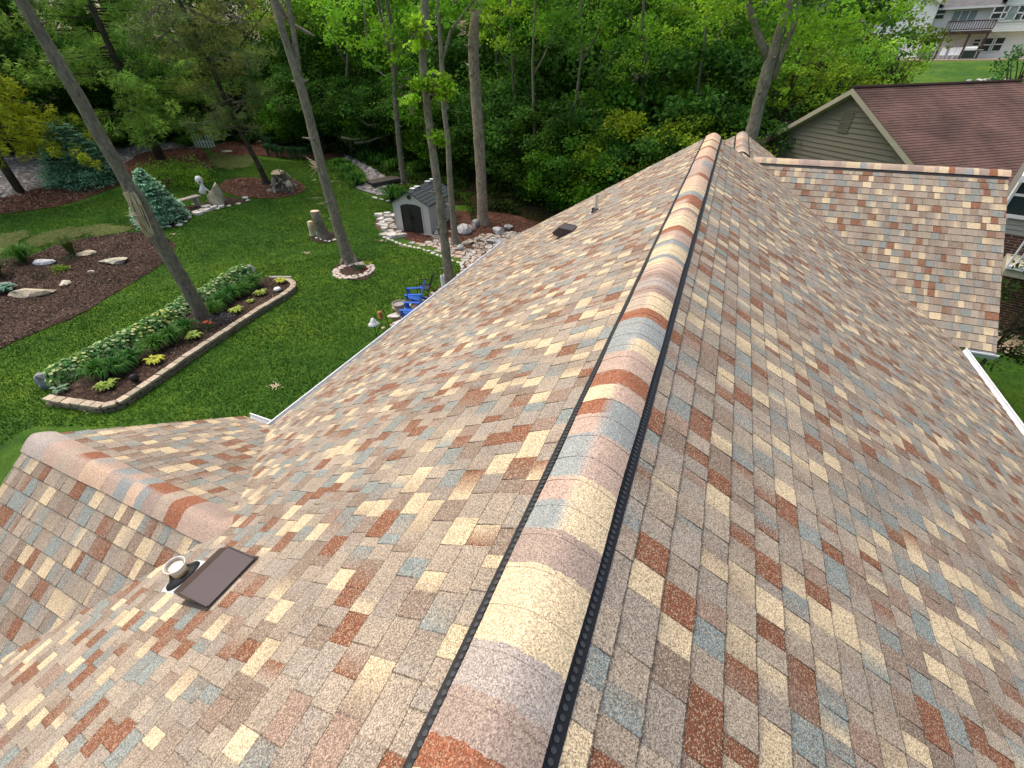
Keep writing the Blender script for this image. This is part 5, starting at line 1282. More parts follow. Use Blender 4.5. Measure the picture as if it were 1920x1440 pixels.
# ------------------------------------------------------------------ shed
def shed():
    a, b, c = W(746, 432), W(809, 441), W(872.5, 407.5)
    ux = (b-a); ux[2] = 0; Wd = np.linalg.norm(ux); ux /= Wd; uy = np.array([-ux[1], ux[0], 0]); Ln = (c-b)@uy; z0 = -6.98
    hE, hR = 1.72, 2.36
    root = empty('garden_shed', (a[0], a[1], z0), math.atan2(ux[1], ux[0]), 'pale grey resin garden shed with dark arched double doors and slate-grey roof', 'shed')
    def cl(o): o.parent = root; return o
    mb = MB(); n = 17; st = hE/n
    # lapped walls: front, right, left, back
    def lap(p0, p1, out, top=None):
        p0, p1, out = map(np.array, (p0, p1, out)); y = 0
        while y < (top or hE)-1e-3:
            y2 = min(y+st, top or hE); f0 = lambda s, yy: s
            q0, q1 = p0.astype(float), p1.astype(float)
            if top and (y+y2)/2 > hE:   # gable
                t = ((y+y2)/2-hE)/(top-hE)*.5; q0, q1 = p0+(p1-p0)*t, p1-(p1-p0)*t
            mb.face([q0+out*.018+Z_*y, q1+out*.018+Z_*y, q1+Z_*y2, q0+Z_*y2]); mb.face([q0+out*.018+Z_*y, q1+out*.018+Z_*y, q1+Z_*y, q0+Z_*y]); y = y2
    lap((0, 0, 0), (.42, 0, 0), (0, -1, 0)); lap((Wd-.42, 0, 0), (Wd, 0, 0), (0, -1, 0)); lap((Wd, 0, 0), (Wd, Ln, 0), (1, 0, 0)); lap((0, Ln, 0), (0, 0, 0), (-1, 0, 0)); lap((Wd, Ln, 0), (0, Ln, 0), (0, 1, 0), hR)
    mb.face([(.42, -.005, 1.45), (Wd-.42, -.005, 1.45), (Wd-.42, -.005, hE), (.42, -.005, hE)]); mb.face([(0, -.005, hE), (Wd, -.005, hE), (Wd/2, -.005, hR)])
    cl(mb.build('wall', MT['shed'])); mb = MB()
    for x in (0, Wd):
        for y in (0, Ln): mb = MB(); mb.box((x, y, hE/2), (.07, .07, hE)); cl(mb.build('corner_trim', MT['shed']))
    for x in (.42, Wd-.42): mb = MB(); mb.box((x, -.02, .8), (.06, .05, 1.6)); cl(mb.build('door_trim', MT['shed']))
    mb = MB(); mb.box((Wd/2, -.05, .03), (Wd+.1, .1, .06)); cl(mb.build('sill', MT['shed']))
    mb = MB(); xc = Wd/2; hw = Wd/2-.44; k = 14
    arc = [(xc+hw*math.cos(t), 1.5+.2*math.sin(t)) for t in np.linspace(0, math.pi, k)]
    for sg, nm in ((1, 'door'), (-1, 'door')):
        mb = MB(); pts = [(xc+sg*.008, -.035, .06), (xc+sg*hw, -.035, .06)]+[(x, -.035, z) for x, z in (arc[:k//2+1] if sg > 0 else arc[::-1][:k//2+1]) if (x-xc)*sg > .0]+[(xc+sg*.008, -.035, 1.7)]
        mb.face(pts)
        mb.box((xc+sg*hw*.5, -.045, .17), (hw*.78, .02, .1)); mb.box((xc+sg*hw*.5, -.045, 1.35), (hw*.7, .015, .04))
        for j in (0, 1): mb.box((xc+sg*hw*(.12+.76*j), -.04, .85), (.02, .015, 1.3))
        d = cl(mb.build('door', MT['shed_door'])); mb = MB(); mb.box((xc+sg*.07, -.075, .92), (.05, .05, .16)); mb.box((xc+sg*.1, -.07, .98), (.08, .04, .05)); h = mb.build('handle', MT['black']); h.parent = d
    mb = MB(); oh = .14; sl_ = (hR-hE)/(Wd/2)
    for sg in (1, -1):
        for j in range(6):
            t0, t1 = j/6, (j+1)/6; x0, x1 = xc+sg*(xc+oh)*t0, xc+sg*(xc+oh)*t1; z0_, z1_ = hR+.05-(xc+oh)*t0*sl_, hR+.05-(xc+oh)*t1*sl_
            mb.face([(x0, -.12, z0_), (x0, Ln+.12, z0_), (x1, Ln+.12, z1_+.02), (x1, -.12, z1_+.02)]); mb.face([(x1, -.12, z1_+.02), (x1, Ln+.12, z1_+.02), (x1, Ln+.12, z1_-.01), (x1, -.12, z1_-.01)])
        xe = xc+sg*(xc+oh); ze = hR+.05-(xc+oh)*sl_
        mb.face([(xc, -.12, hR+.04), (xe, -.12, ze+.01), (xe, -.12, ze-.05), (xc, -.12, hR-.03)]); mb.face([(xc, Ln+.12, hR+.04), (xe, Ln+.12, ze+.01), (xe, Ln+.12, ze-.05), (xc, Ln+.12, hR-.03)])
        mb.face([(xe, -.12, ze+.01), (xe, Ln+.12, ze+.01), (xe, Ln+.12, ze-.05), (xe, -.12, ze-.05)])
    rf = cl(mb.build('roof', MT['shed_roof']))
    for y in (.55, 1.05, 2.4, 3.0):
        mb = MB(); mb.box((xc-.02, y, hR+.06), (.3, .28, .03)); s = mb.build('skylight', MT['white']); s.parent = rf
    mb = MB(); mb.tube([(xc, -.03, hR-.28), (xc, -.06, hR-.28)], .13, 8); cl(mb.build('gable_vent', MT['shed_door']))
    for (y, z) in ((2.05, 1.35), (2.1, 1.1)):
        mb = MB(); mb.box((Wd+.03, y, z), (.03, .05, .16)); cl(mb.build('wall_vent', MT['black']))
shed()

# ------------------------------------------------------------------ garden furniture and ornaments
def loc(o, p, rz, label, cat):
    pass
def adirondack(p, rz, label, rot_s=1):
    root = empty('adirondack_chair', p, rz, label, 'garden chair'); m = MT['blue']
    for k in range(5):
        mb = MB(); mb.bar((-.22+k*.11, -.28, .40-.0), (-.22+k*.11, -.27, .40), .1, .02)
    mb = MB()
    for k in range(6): mb.box((0, -.26+k*.085, .38-k*.028), (.52, .075, .02))
    mb.build('seat', m, root); mb = MB()
    for k in range(5):
        x = -.2+k*.1; top = 1.0-abs(k-2)*.045; mb.bar((x*.85, .2, .26), (x*1.15, .2+(top-.26)*.42, top), .09, .02)
    mb.bar((-.27, .33, .58), (.27, .33, .58), .05, .02); mb.build('backrest', m, root)
    for sg in (-1, 1):
        mb = MB(); mb.box((sg*.33, -.02, .56), (.13, .72, .022)); mb.build('armrest', m, root)
        mb = MB(); mb.box((sg*.29, -.3, .28), (.03, .1, .56)); mb.build('leg', m, root)
        mb = MB(); mb.bar((sg*.265, -.34, .36), (sg*.265, .5, .03), .03, .1); mb.build('leg', m, root)
    return root
pc1 = W(781, 571); pc2 = W(775, 600)
rzc = math.radians(-62)
adirondack((pc1[0], pc1[1], -6.95), rzc, 'farther blue slatted garden chair beside the black sling chair')
adirondack((pc2[0], pc2[1], -6.95), rzc-.15, 'nearer blue slatted garden chair partly hidden by the gutter')
def sling(p, rz, label):
    root = empty('patio_chair', p, rz, label, 'garden chair'); m = MT['metal_dark']
    mb = MB(); mb.idx([(-.25, -.26, .44), (.25, -.26, .44), (.25, .22, .40), (-.25, .22, .40), (-.25, -.26, .43), (.25, -.26, .43), (.25, .22, .39), (-.25, .22, .39)], [(0, 1, 2, 3), (4, 5, 6, 7)]); mb.build('seat', MT['mesh'], root)
    mb = MB(); mb.idx([(-.25, .22, .42), (.25, .22, .42), (.25, .42, 1.02), (-.25, .42, 1.02), (-.25, .24, .42), (.25, .24, .42), (.25, .44, 1.02), (-.25, .44, 1.02)], [(0, 1, 2, 3), (4, 5, 6, 7)]); mb.build('backrest', MT['mesh'], root)
    for sg in (-1, 1):
        x = sg*.27
        mb = MB(); mb.tube([(x, .2, .38), (x, .43, 1.04)], .016, 6); mb.tube([(x, -.28, .44), (x, .22, .40)], .016, 6); mb.tube([(x, -.3, .64), (x, .3, .62)], .018, 6); mb.build('side_frame', m, root)
        mb = MB(); mb.tube([(x, -.32, 0), (x, -.29, .64)], .016, 6); mb.build('leg', m, root)
        mb = MB(); mb.tube([(x, .4, 0), (x, .1, .42)], .016, 6); mb.build('leg', m, root)
    mb = MB(); mb.tube([(-.27, .43, 1.04), (.27, .43, 1.04)], .016, 6); mb.build('top_rail', m, root)
    return root
ps = W(800, 556); sling((ps[0], ps[1], -6.95), rzc-.1, 'black metal sling chair behind the blue chairs')
def lathe(prof, n=20):
    mb = MB(); vs = [(r_*math.cos(t), r_*math.sin(t), z) for r_, z in prof for t in np.linspace(0, 2*math.pi, n+1)[:-1]]
    mb.idx(vs, [(i*n+k, i*n+(k+1) % n, (i+1)*n+(k+1) % n, (i+1)*n+k) for i in range(len(prof)-1) for k in range(n)]); return mb
pp = W(751, 588); o = lathe([(0, 0), (.15, 0), (.2, .2), (.25, .38), (.28, .4), (.28, .46), (.25, .46), (.24, .4), (0, .38)]).build('planter', MT['pot'], smooth=False); o.location = Vector([float(v) for v in (pp[0], pp[1], -6.97)])
tag(o, 'round taupe stone planter in front of the blue chairs', 'planter')
pp = W(770, 588); root = empty('side_stand', (pp[0], pp[1], -6.97), 0, 'thin black metal stand between planter and farther blue chair', 'stand'); mb = MB(); mb.tube([(0, 0, 0), (0, 0, 1.15)], .012, 6); mb.build('pole', MT['metal_dark'], root); mb = MB(); mb.tube([(0, 0, .55), (.0, 0, .57)], .12, 12); mb.build('tray', MT['metal_dark'], root)
# white plastic drain pipe standing at the gutter
pp = Zp(832, 541, -5.9); mb = MB(); mb.tube([(0, 0, -1.1), (0, 0, .55)], .085, 16, cap=False); mb.tube([(0, 0, .54), (0, 0, .55)], [.085, .06], 16, cap=False); mb.tube([(0, 0, .5), (0, 0, .51)], .06, 16, m=1)
o = mb.build('drain_pipe', [MT['white'], MT['black']], smooth=False); o.location = Vector([float(v) for v in pp]); tag(o, 'white plastic pipe standing upright behind the gutter by the crooked trunk', 'pipe')
# bell lamp on a pole and the feeder on its hook
pl = Zp(700, 604, -5.7); root = empty('garden_lamp', (pl[0], pl[1], -7), 0, 'white bell-shaped garden lamp on a thin dark pole', 'lamp'); mb = MB(); mb.tube([(0, 0, 0), (0, 0, 1.3)], .014, 6); mb.build('pole', MT['metal_dark'], root)
o = lathe([(.0, 1.46), (.05, 1.44), (.09, 1.36), (.13, 1.27), (.2, 1.22), (.195, 1.215), (.12, 1.26), (.0, 1.4)]).build('shade', MT['white'], root, smooth=True)
mb = MB(); mb.tube([(.0, 0, 1.3), (.09, 0, 1.5), (.2, 0, 1.56), (.28, 0, 1.42)], .008, 5); mb.build('hook', MT['metal_dark'], root)
ph = Zp(708, 575, -5.0); root = empty('feeder_pole', (ph[0], ph[1], -7), -YAW, 'shepherd hook with hanging clay ornaments beside the bell lamp', 'feeder pole')
mb = MB(); mb.tube([(.22, 0, 0), (.22, 0, 1.5), (.16, 0, 1.85), (0, 0, 2.08), (-.18, 0, 2.05), (-.28, 0, 1.85)], .009, 5); mb.build('pole', MT['metal_dark'], root)
mb = MB(); mb.tube([(.03, 0, 1.95), (.03, 0, 1.1)], .004, 4); mb.build('wire', MT['metal_dark'], root)
for z, r_ in ((1.78, .09), (1.68, .075), (1.6, .09), (1.2, .07)):
    o = lathe([(0, z+r_*.7), (r_*.7, z+r_*.5), (r_, z), (r_*.6, z-r_*.5), (0, z-r_*.6)], 12).build('ornament', MT['terracotta'] if z > 1.5 else MT['cutwood'], root, smooth=True); o.location = (.03, 0, 0)
# stumps
def stump(px, py, ptx, pty, wpx, mat, label):
    b = W(px, py); D = math.hypot(b[0], b[1]); t = Pd(ptx, pty, D); r_ = .5*wpx*depth(t)/FPX; h = t-b; root = empty('tree_stump', b, 0, label, 'stump')
    mb = MB(); mb.tube([(0, 0, -.1), (0, 0, .02), h*.25, h*.6, h], [r_*1.7, r_*1.5, r_*1.2, r_*1.05, r_], 14, jit=.04); mb.build('trunk', MT[mat], root, smooth=True)
    mb = MB(); mb.tube([h, h+np.array([0, 0, .02])], [r_*.97, r_*.95], 14); mb.build('cut_face', MT['cutwood'], root)
stump(608, 444, 590, 396, 17, 'bark_old', 'tall grey stump with a pale sawn top on the lawn'); stump(588, 441, 581, 416, 10, 'cutwood', 'short bare yellow stump leaning beside the tall one')
pp = W(597, 443); o = lathe([(0, .26), (.08, .24), (.13, .13), (.08, .02), (0, 0)]).build('gazing_ball', simple('pale_green_glass', (.3, .5, .4), .25, .1, 5), smooth=True); o.location = Vector([float(v) for v in pp]); tag(o, 'small pale green globe at the foot of the tall stump', 'garden ball')
border([(595, 447), (605, 452), (618, 453), (630, 449)], .3, .28, 'pale curved edging stone in front of the tall stump', 'edging stones by the stump', 21)
bb = Zp(256, 715, zb); mb = MB(); o = lathe([(0, .28), (.08, .25), (.13, .14), (.09, .03), (0, 0)]).build('black_ball', MT['black'], smooth=True); o.location = Vector([float(v) for v in bb]); tag(o, 'shiny black ball on the edge of the raised bed', 'garden ball')
bb = Zp(521, 545, zb); o = lathe([(0, .16), (.12, .14), (.17, .07), (.12, .01), (0, 0)]).build('white_stone', MT['white'], smooth=True); o.location = Vector([float(v) for v in bb]); tag(o, 'smooth white round stone near the far tip of the raised bed', 'stone')
bb = Zp(425, 602, zb); mb = MB(); mb.box((0, 0, .12), (.3, .18, .03), Matrix.Rotation(.5, 3, 'X')); mb.box((0, .02, .05), (.03, .03, .12)); o = mb.build('solar_lamp', MT['metal_dark']); o.location = Vector([float(v) for v in bb]); o.rotation_euler = (0, 0, .4); tag(o, 'small dark solar panel lamp at the wall below the purple-grey bush', 'solar lamp')
# bare twig standing behind the hosta hedge
pt = W(238, 660); mb = MB(); r = np.random.default_rng(2); mb.tube([(0, 0, 0), (.03, 0, .5), (0, .03, 1.05)], [.015, .01, .004], 5)
for k in range(7): z = .3+.1*k; mb.tube([(0, 0, z), (r.normal(0, .15), r.normal(0, .15), z+.25)], [.006, .002], 4)
o = mb.build('bare_sapling', MT['bark_old']); o.location = Vector([float(v) for v in pt]); tag(o, 'leafless young sapling behind the white-edged hosta hedge', 'sapling')
# flat plank at the far end of the raised bed
a, b = Zp(505, 519, ZB+.06), Zp(546, 519, ZB+.06); mb = MB(); mb.bar(a, b, .05, .05); o = mb.build('white_stake', MT['pvc']); tag(rebase(o, a), 'white stake lying across the far tip of the raised bed', 'stake')
# picket panel with orange flower
pf = W(386, 277); root = empty('picket_panel', pf, -YAW+R(8), 'small white picket panel with an orange flower ornament on the hill', 'picket panel')
for k in range(7):
    mb = MB(); x = (k-3)*.24; h = 1.75-.1*abs(k-3); mb.box((x, 0, h/2), (.15, .04, h)); mb.idx([(x-.075, -.02, h), (x+.075, -.02, h), (x, -.02, h+.12), (x-.075, .02, h), (x+.075, .02, h), (x, .02, h+.12)], [(0, 1, 2), (3, 4, 5), (0, 2, 5, 3), (1, 2, 5, 4)]); mb.build('picket', MT['white'], root)
for z in (.45, 1.25): mb = MB(); mb.box((0, .03, z), (1.6, .03, .09)); mb.build('rail', MT['white'], root)
mb = MB()
for k in range(7):
    a = k*.9; mb.box((.12+.17*math.cos(a), -.07, 1.2+.17*math.sin(a)), (.24, .03, .18), Matrix.Rotation(a, 3, 'Y'))
mb.build('flower', MT['terracotta'], root); mb = MB(); mb.box((-.2, -.05, 1.15), (.3, .03, .22)); mb.bar((.1, -.05, 1.1), (.25, -.05, .6), .05); mb.build('leaf_ornament', MT['metal_dark'], root)
# birdhouse under the pine
pb = W(408, 262); root = empty('birdhouse', pb, -YAW, 'tiny white birdhouse on a pole below the dull pine', 'birdhouse'); h = Pd(405, 222, math.hypot(pb[0], pb[1]))[2]-pb[2]
mb = MB(); mb.tube([(0, 0, 0), (0, 0, h)], .03, 6); mb.build('pole', MT['bark_old'], root); mb = MB(); mb.box((0, 0, h-.05), (.2, .2, .16)); mb.build('box', MT['white'], root); mb = MB(); mb.idx([(-.25, -.2, h+.02), (.25, -.2, h+.02), (0, -.2, h+.3), (-.25, .2, h+.02), (.25, .2, h+.02), (0, .2, h+.3)], [(0, 1, 2), (3, 5, 4), (0, 2, 5, 3), (1, 4, 5, 2)]); mb.build('roof', MT['white'], root)
# bench
a = W(350, 395); b = W(366, 389); root = empty('garden_bench', (a+b)/2, math.atan2(b[1]-a[1], b[0]-a[0]), 'weathered grey stone bench beside the silver-blue spruce', 'bench')
mb = MB(); mb.box((0, 0, .62), (1.7, .5, .1)); o = mb.build('seat', MT['pot'], root); bv = o.modifiers.new('b', 'BEVEL'); bv.width = .02
for sg in (-1, 1): mb = MB(); mb.box((sg*.55, 0, .28), (.16, .4, .56)); mb.build('leg', MT['pot'], root)
# statue: beige boulder with a white figurine leaning on it
ps = W(412, 383); root = empty('garden_statue', ps, -YAW, 'white round-headed figurine leaning on a pointed beige boulder', 'statue')
o = rock_mesh('boulder', .62, .5, 1.25, (.46, .41, .3), 801, .5); o.parent = root; o.location = (0, 0, .15)
mb = MB(); mb.tube([(-.75, -.1, .75), (-.6, -.1, 1.0), (-.55, -.1, 1.3)], [.2, .16, .08], 10); mb.tube([(-.5, -.1, 1.05), (-.25, -.1, .8)], [.06, .04], 6); mb.tube([(-.62, -.1, 1.1), (-.75, -.15, .85)], [.06, .04], 6); mb.build('body', MT['white'], root, smooth=True)
o = lathe([(0, 1.75), (.12, 1.72), (.2, 1.6), (.22, 1.48), (.17, 1.34), (.08, 1.26), (0, 1.25)], 14).build('head', MT['white'], root, smooth=True); o.location = (-.62, -.1, 0)
mb = MB(); mb.tube([(-.5, -.3, 1.4), (-.5, -.33, 1.4)], .05, 8); mb.build('face_hole', MT['black'], root)
# rotted stump mound
pm = W(535, 357); root = empty('rotted_stump', pm, 0, 'broad rotted tree stump with pale torn top on the round mulch bed', 'stump'); o = rock_mesh('trunk', .95, .8, 1.25, (.1, .085, .07), 811, 1.3); o.parent = root; o.data.materials[0] = MT['stone']
r = np.random.default_rng(3); mb = MB()
for k in range(46):
    a = r.uniform(0, 6.28); z = r.uniform(.1, 1.0); rr_ = .9*(1.05-z*.45); mb.box((rr_*math.cos(a), rr_*.85*math.sin(a), z), (r.uniform(.08, .2), r.uniform(.06, .14), r.uniform(.15, .4)), Matrix.Rotation(r.uniform(0, 3), 3, 'Z') @ Matrix.Rotation(r.normal(0, .4), 3, 'X'), jit((.28, .24, .2), r, .4))
mb.build('bark_chunk', MT['stone'], root); o = rock_mesh('torn_top', .55, .45, .2, (.6, .47, .3), 812, .6); o.parent = root; o.location = (-.2, 0, 1.12)
o = rock_mesh('root', .35, .3, .4, (.5, .42, .3), 813, .6); o.parent = root; o.location = (.75, -.2, .45)
# plank footbridge over the dry creek
a, b = W(695, 350), W(752, 336); ax = math.atan2(b[1]-a[1], b[0]-a[0]); L = np.linalg.norm((b-a)[:2]); root = empty('footbridge', (a+b)/2+Z_*.25, ax, 'low dark plank footbridge over the dry creek behind the shed', 'footbridge'); mb = MB()
for k in range(int(L/.2)): mb.box((-L/2+k*.2, 0, 0), (.185, 1.3, .05))
mb.build('plank', MT['greywood'], root)
for sg in (-1, 1): mb = MB(); mb.box((0, sg*.6, -.1), (L, .08, .16)); mb.build('beam', MT['greywood'], root)
# fallen branches at the edge of the wood
for i, (pts, lb) in enumerate([([(665, 268), (690, 265), (712, 258), (738, 250)], 'long grey fallen branch behind the dry creek'), ([(640, 258), (665, 262), (690, 258)], 'shorter fallen branch left of the long one'), ([(668, 218), (690, 235), (712, 232)], 'dead branch hanging low in the dark bushes'), ([(520, 5), (545, 45), (575, 60), (590, 68)], 'pale broken branch hanging beside the forked trunk')]):
    D = 41 if i < 3 else D2+.3; P = [Pd(x, y, D) for x, y in pts]; mb = MB(); mb.tube(P, [.11, .09, .06, .03][:len(P)], 6); o = mb.build('fallen_branch', MT['bark']); tag(rebase(o, P[0]), lb, 'branch')

# ------------------------------------------------------------------ neighbouring olive house
def neighbour():
    A = Pd(1612, 165, 27.); th, be = R(52), R(30); rd = np.array([math.sin(th), math.cos(th), 0]); gd = np.array([math.cos(th), -math.sin(th), 0]); tb = math.tan(be)
    root = empty('olive_house', (A[0], A[1], T(A[0], A[1])), 0, 'neighbouring olive-sided house with a brown shingle roof', 'house'); hw = 5.0; Lr = 9.4
    r = np.random.default_rng(5)
    def rows_(name, org, U, V, u0, u1, L, seed, v0=0., clipf=None):
        mb = MB(); v = v0; rr_ = np.random.default_rng(seed)
        N = np.cross(U, V); N = N*(1 if N[2] > 0 else -1)
        while v < L:
            v2 = min(v+.15, L); u = u0
            while u < u1:
                w_ = rr_.uniform(.2, .5); ue = min(u1, u+w_); c = jit((.14, .08, .065), rr_, .12)
                mb.face([org+U*u+V*v, org+U*ue+V*v, org+U*ue+V*v2+N*.014, org+U*u+V*v2+N*.014], c); u = ue
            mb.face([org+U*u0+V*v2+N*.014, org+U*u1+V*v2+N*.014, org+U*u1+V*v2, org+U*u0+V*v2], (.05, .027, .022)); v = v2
        return child(root, mb.build(name, MT['roof_red']))
    dl_ = (gd-Z_*tb); ll = np.linalg.norm(dl_); dl_ = dl_/ll; dr_ = (-gd-Z_*tb)/ll
    Lsl = hw*ll
    f0 = A-rd*.35
    rows_('roof_slope', f0, rd, dl_, 0, Lr+.35, Lsl+1.6, 1); rows_('roof_slope', f0, rd, dr_, 0, Lr+.35, Lsl+.35, 2)
    # lower second roof to the right and a wing on the far left
    B = A+rd*Lr+dl_*.9
    rows_('roof_slope', B, rd, dl_, 0, 8, Lsl, 3); rows_('roof_slope', B, rd, dr_, 0, 8, 1.5, 4)
    mb = MB(); q4 = [Pd(1470, 227, 30), Pd(1500, 226, 31), Pd(1436, 268, 28.5), Pd(1417, 267, 28.5)]; mb.face(q4, (.11, .055, .045)); mb.face([q4[3], q4[2], q4[2]-Z_*.2, q4[3]-Z_*.2], (.2, .18, .15)); mb.face([q4[0], q4[3], q4[3]-Z_*.2, q4[0]-Z_*.2], (.08, .04, .03)); mb.face([q4[0], q4[1], q4[1]-Z_*3, q4[0]-Z_*3], (.05, .03, .02))
    child(root, mb.build('rear_roof', MT['roof_red']))
    mb = MB(); mb.tube([f0+Z_*.03, A+rd*Lr+Z_*.03], .07, 6, (.07, .035, .03)); mb.tube([B+Z_*.03, B+rd*8+Z_*.03], .07, 6, (.07, .035, .03)); child(root, mb.build('ridge_cap', MT['roof_red']))
    # siding in lapped boards
    mb = MB(); g = A-Z_*.22; y = 0; tot = A[2]-T(A[0], A[1])+1.
    while y < tot:
        z0, z1 = -y, -(y+.2); wa, wb = min(-z0/tb, hw-.35), min(-z1/tb, hw-.35)
        mb.face([g-gd*wa+Z_*z0, g+gd*wa+Z_*z0, g+gd*wb+Z_*z1-rd*.034, g-gd*wb+Z_*z1-rd*.034]); mb.face([g-gd*wb+Z_*z1-rd*.034, g+gd*wb+Z_*z1-rd*.034, g+gd*wb+Z_*z1, g-gd*wb+Z_*z1]); y += .2
    for sg in (-1, 1):
        e = g+gd*sg*(hw-.35)-Z_*((hw-.35)*tb); mb.face([e, e+rd*Lr, e+rd*Lr-Z_*tot, e-Z_*tot])
    child(root, mb.build('wall', MT['siding']))
    mb = MB()
    for d_ in (dl_, dr_):
        L_ = Lsl+(1.6 if d_ is dl_ else .35)
        mb.face([f0-rd*.01-Z_*.0, f0-rd*.01+d_*L_, f0-rd*.01+d_*L_-Z_*.2, f0-rd*.01-Z_*.22]); mb.face([f0-Z_*.22, f0+d_*L_-Z_*.2, f0+rd*.35+d_*L_-Z_*.2, f0+rd*.35-Z_*.22])
    e = f0+dr_*(Lsl+.3); mb.box(e+rd*.15-Z_*.2, (.3, .3, .22)); child(root, mb.build('rake_trim', MT['trim']))
    mb = MB(); c = g-Z_*1.05-rd*.05
    for k in range(9): mb.box(c-Z_*(.09*k-.35), (.55, .02, .07), Matrix.Rotation(math.atan2(gd[1], gd[0]), 3, 'Z') @ Matrix.Rotation(.25, 3, 'X'))
    mb.face([c-gd*.34-Z_*.45+rd*.03, c+gd*.34-Z_*.45+rd*.03, c+gd*.34+Z_*.45+rd*.03, c-gd*.34+Z_*.45+rd*.03]); child(root, mb.build('gable_vent', MT['siding']))
neighbour()
# second neighbour at the right edge: grey-green siding over brick, window, white railing
def edge_house():
    D = 19.; P = lambda x, y, d=D: Pd(x, y, d)
    a = P(1893, 330); gz = T(a[0]+2, a[1])
    wd = np.array([math.cos(R(20)), -math.sin(R(20)), 0.]); nn = np.array([-math.sin(R(20)), -math.cos(R(20)), 0.])
    o_ = np.array([P(1850, 470)[0], P(1850, 470)[1], gz]); root = empty('brick_house', o_, 0, 'brick and grey-sided house at the right edge behind the roof wing', 'house')
    zt = P(1900, 322)[2]; zm = P(1900, 440)[2]; mb = MB()
    z = zm
    while z < zt: mb.face([np.array([*o_[:2], z])+nn*.02, np.array([*(o_+wd*9)[:2], z])+nn*.02, np.array([*(o_+wd*9)[:2], z+.13]), np.array([*o_[:2], z+.13])]); z += .13
    e = o_-nn*6; mb.face([(*o_[:2], zm), (*e[:2], zm), (*e[:2], zt), (*o_[:2], zt)]); child(root, mb.build('siding_wall', MT['siding_g']))
    mb = MB(); mb.face([(*o_[:2], gz-1), (*(o_+wd*9)[:2], gz-1), (*(o_+wd*9)[:2], zm), (*o_[:2], zm)]); mb.face([(*o_[:2], gz-1), (*e[:2], gz-1), (*e[:2], zm), (*o_[:2], zm)]); child(root, mb.build('brick_wall', MT['brick']))
    # window with white frame
    hit = lambda x, y: (lambda d: O+d*(((o_-O)@nn)/(d@nn)))(ray(x, y))
    c = hit(1912, 365); W_, H_ = 1.0, 1.1; u = wd; mb = MB()
    c = c+u*.35
    for s1 in (-1, 1): mb.bar(c+u*s1*W_/2-Z_*H_/2+nn*.05, c+u*s1*W_/2+Z_*H_/2+nn*.05, .09, .06); mb.bar(c-u*W_/2+Z_*s1*H_/2+nn*.05, c+u*W_/2+Z_*s1*H_/2+nn*.05, .06, .09)
    mb.bar(c-u*W_/2+nn*.05, c+u*W_/2+nn*.05, .05, .06); w = child(root, mb.build('window', MT['white'])); mb = MB(); mb.face([c-u*W_/2-Z_*H_/2+nn*.03, c+u*W_/2-Z_*H_/2+nn*.03, c+u*W_/2+Z_*H_/2+nn*.03, c-u*W_/2+Z_*H_/2+nn*.03]); g_ = mb.build('pane', MT['glass']); g_.parent = w
    # white railing of a small deck
    s = hit(1893, 515)+nn*.0; root2 = root; mb = MB()
    p0 = Pd(1888, 500, 17.5); p1 = p0+wd*3.5; mb.bar(p0, p1, .1, .08); mb.bar(p0+Z_*.85, p1+Z_*.85, .07, .07)
    for k in range(24): q = p0+(p1-p0)*k/23; mb.bar(q, q+Z_*.85, .035, .035)
    child(root, mb.build('railing', MT['white'])); mb = MB(); m = (p0+p1)/2-nn*1.2-Z_*.15; mb.box(m, (3.5, 2.4, .18), Matrix.Rotation(-R(20), 3, 'Z')); child(root, mb.build('deck', MT['trim']))
    mb = MB(); q0 = np.array([*(o_+nn*.5-wd*.3)[:2], zt+.0]); q1 = q0+wd*9.6; up_ = -nn*3+Z_*1.5; mb.face([q0, q1, q1+up_, q0+up_]); mb.face([q0, q1, q1-Z_*.15, q0-Z_*.15]); child(root, mb.build('roof', MT['white']))
edge_house()
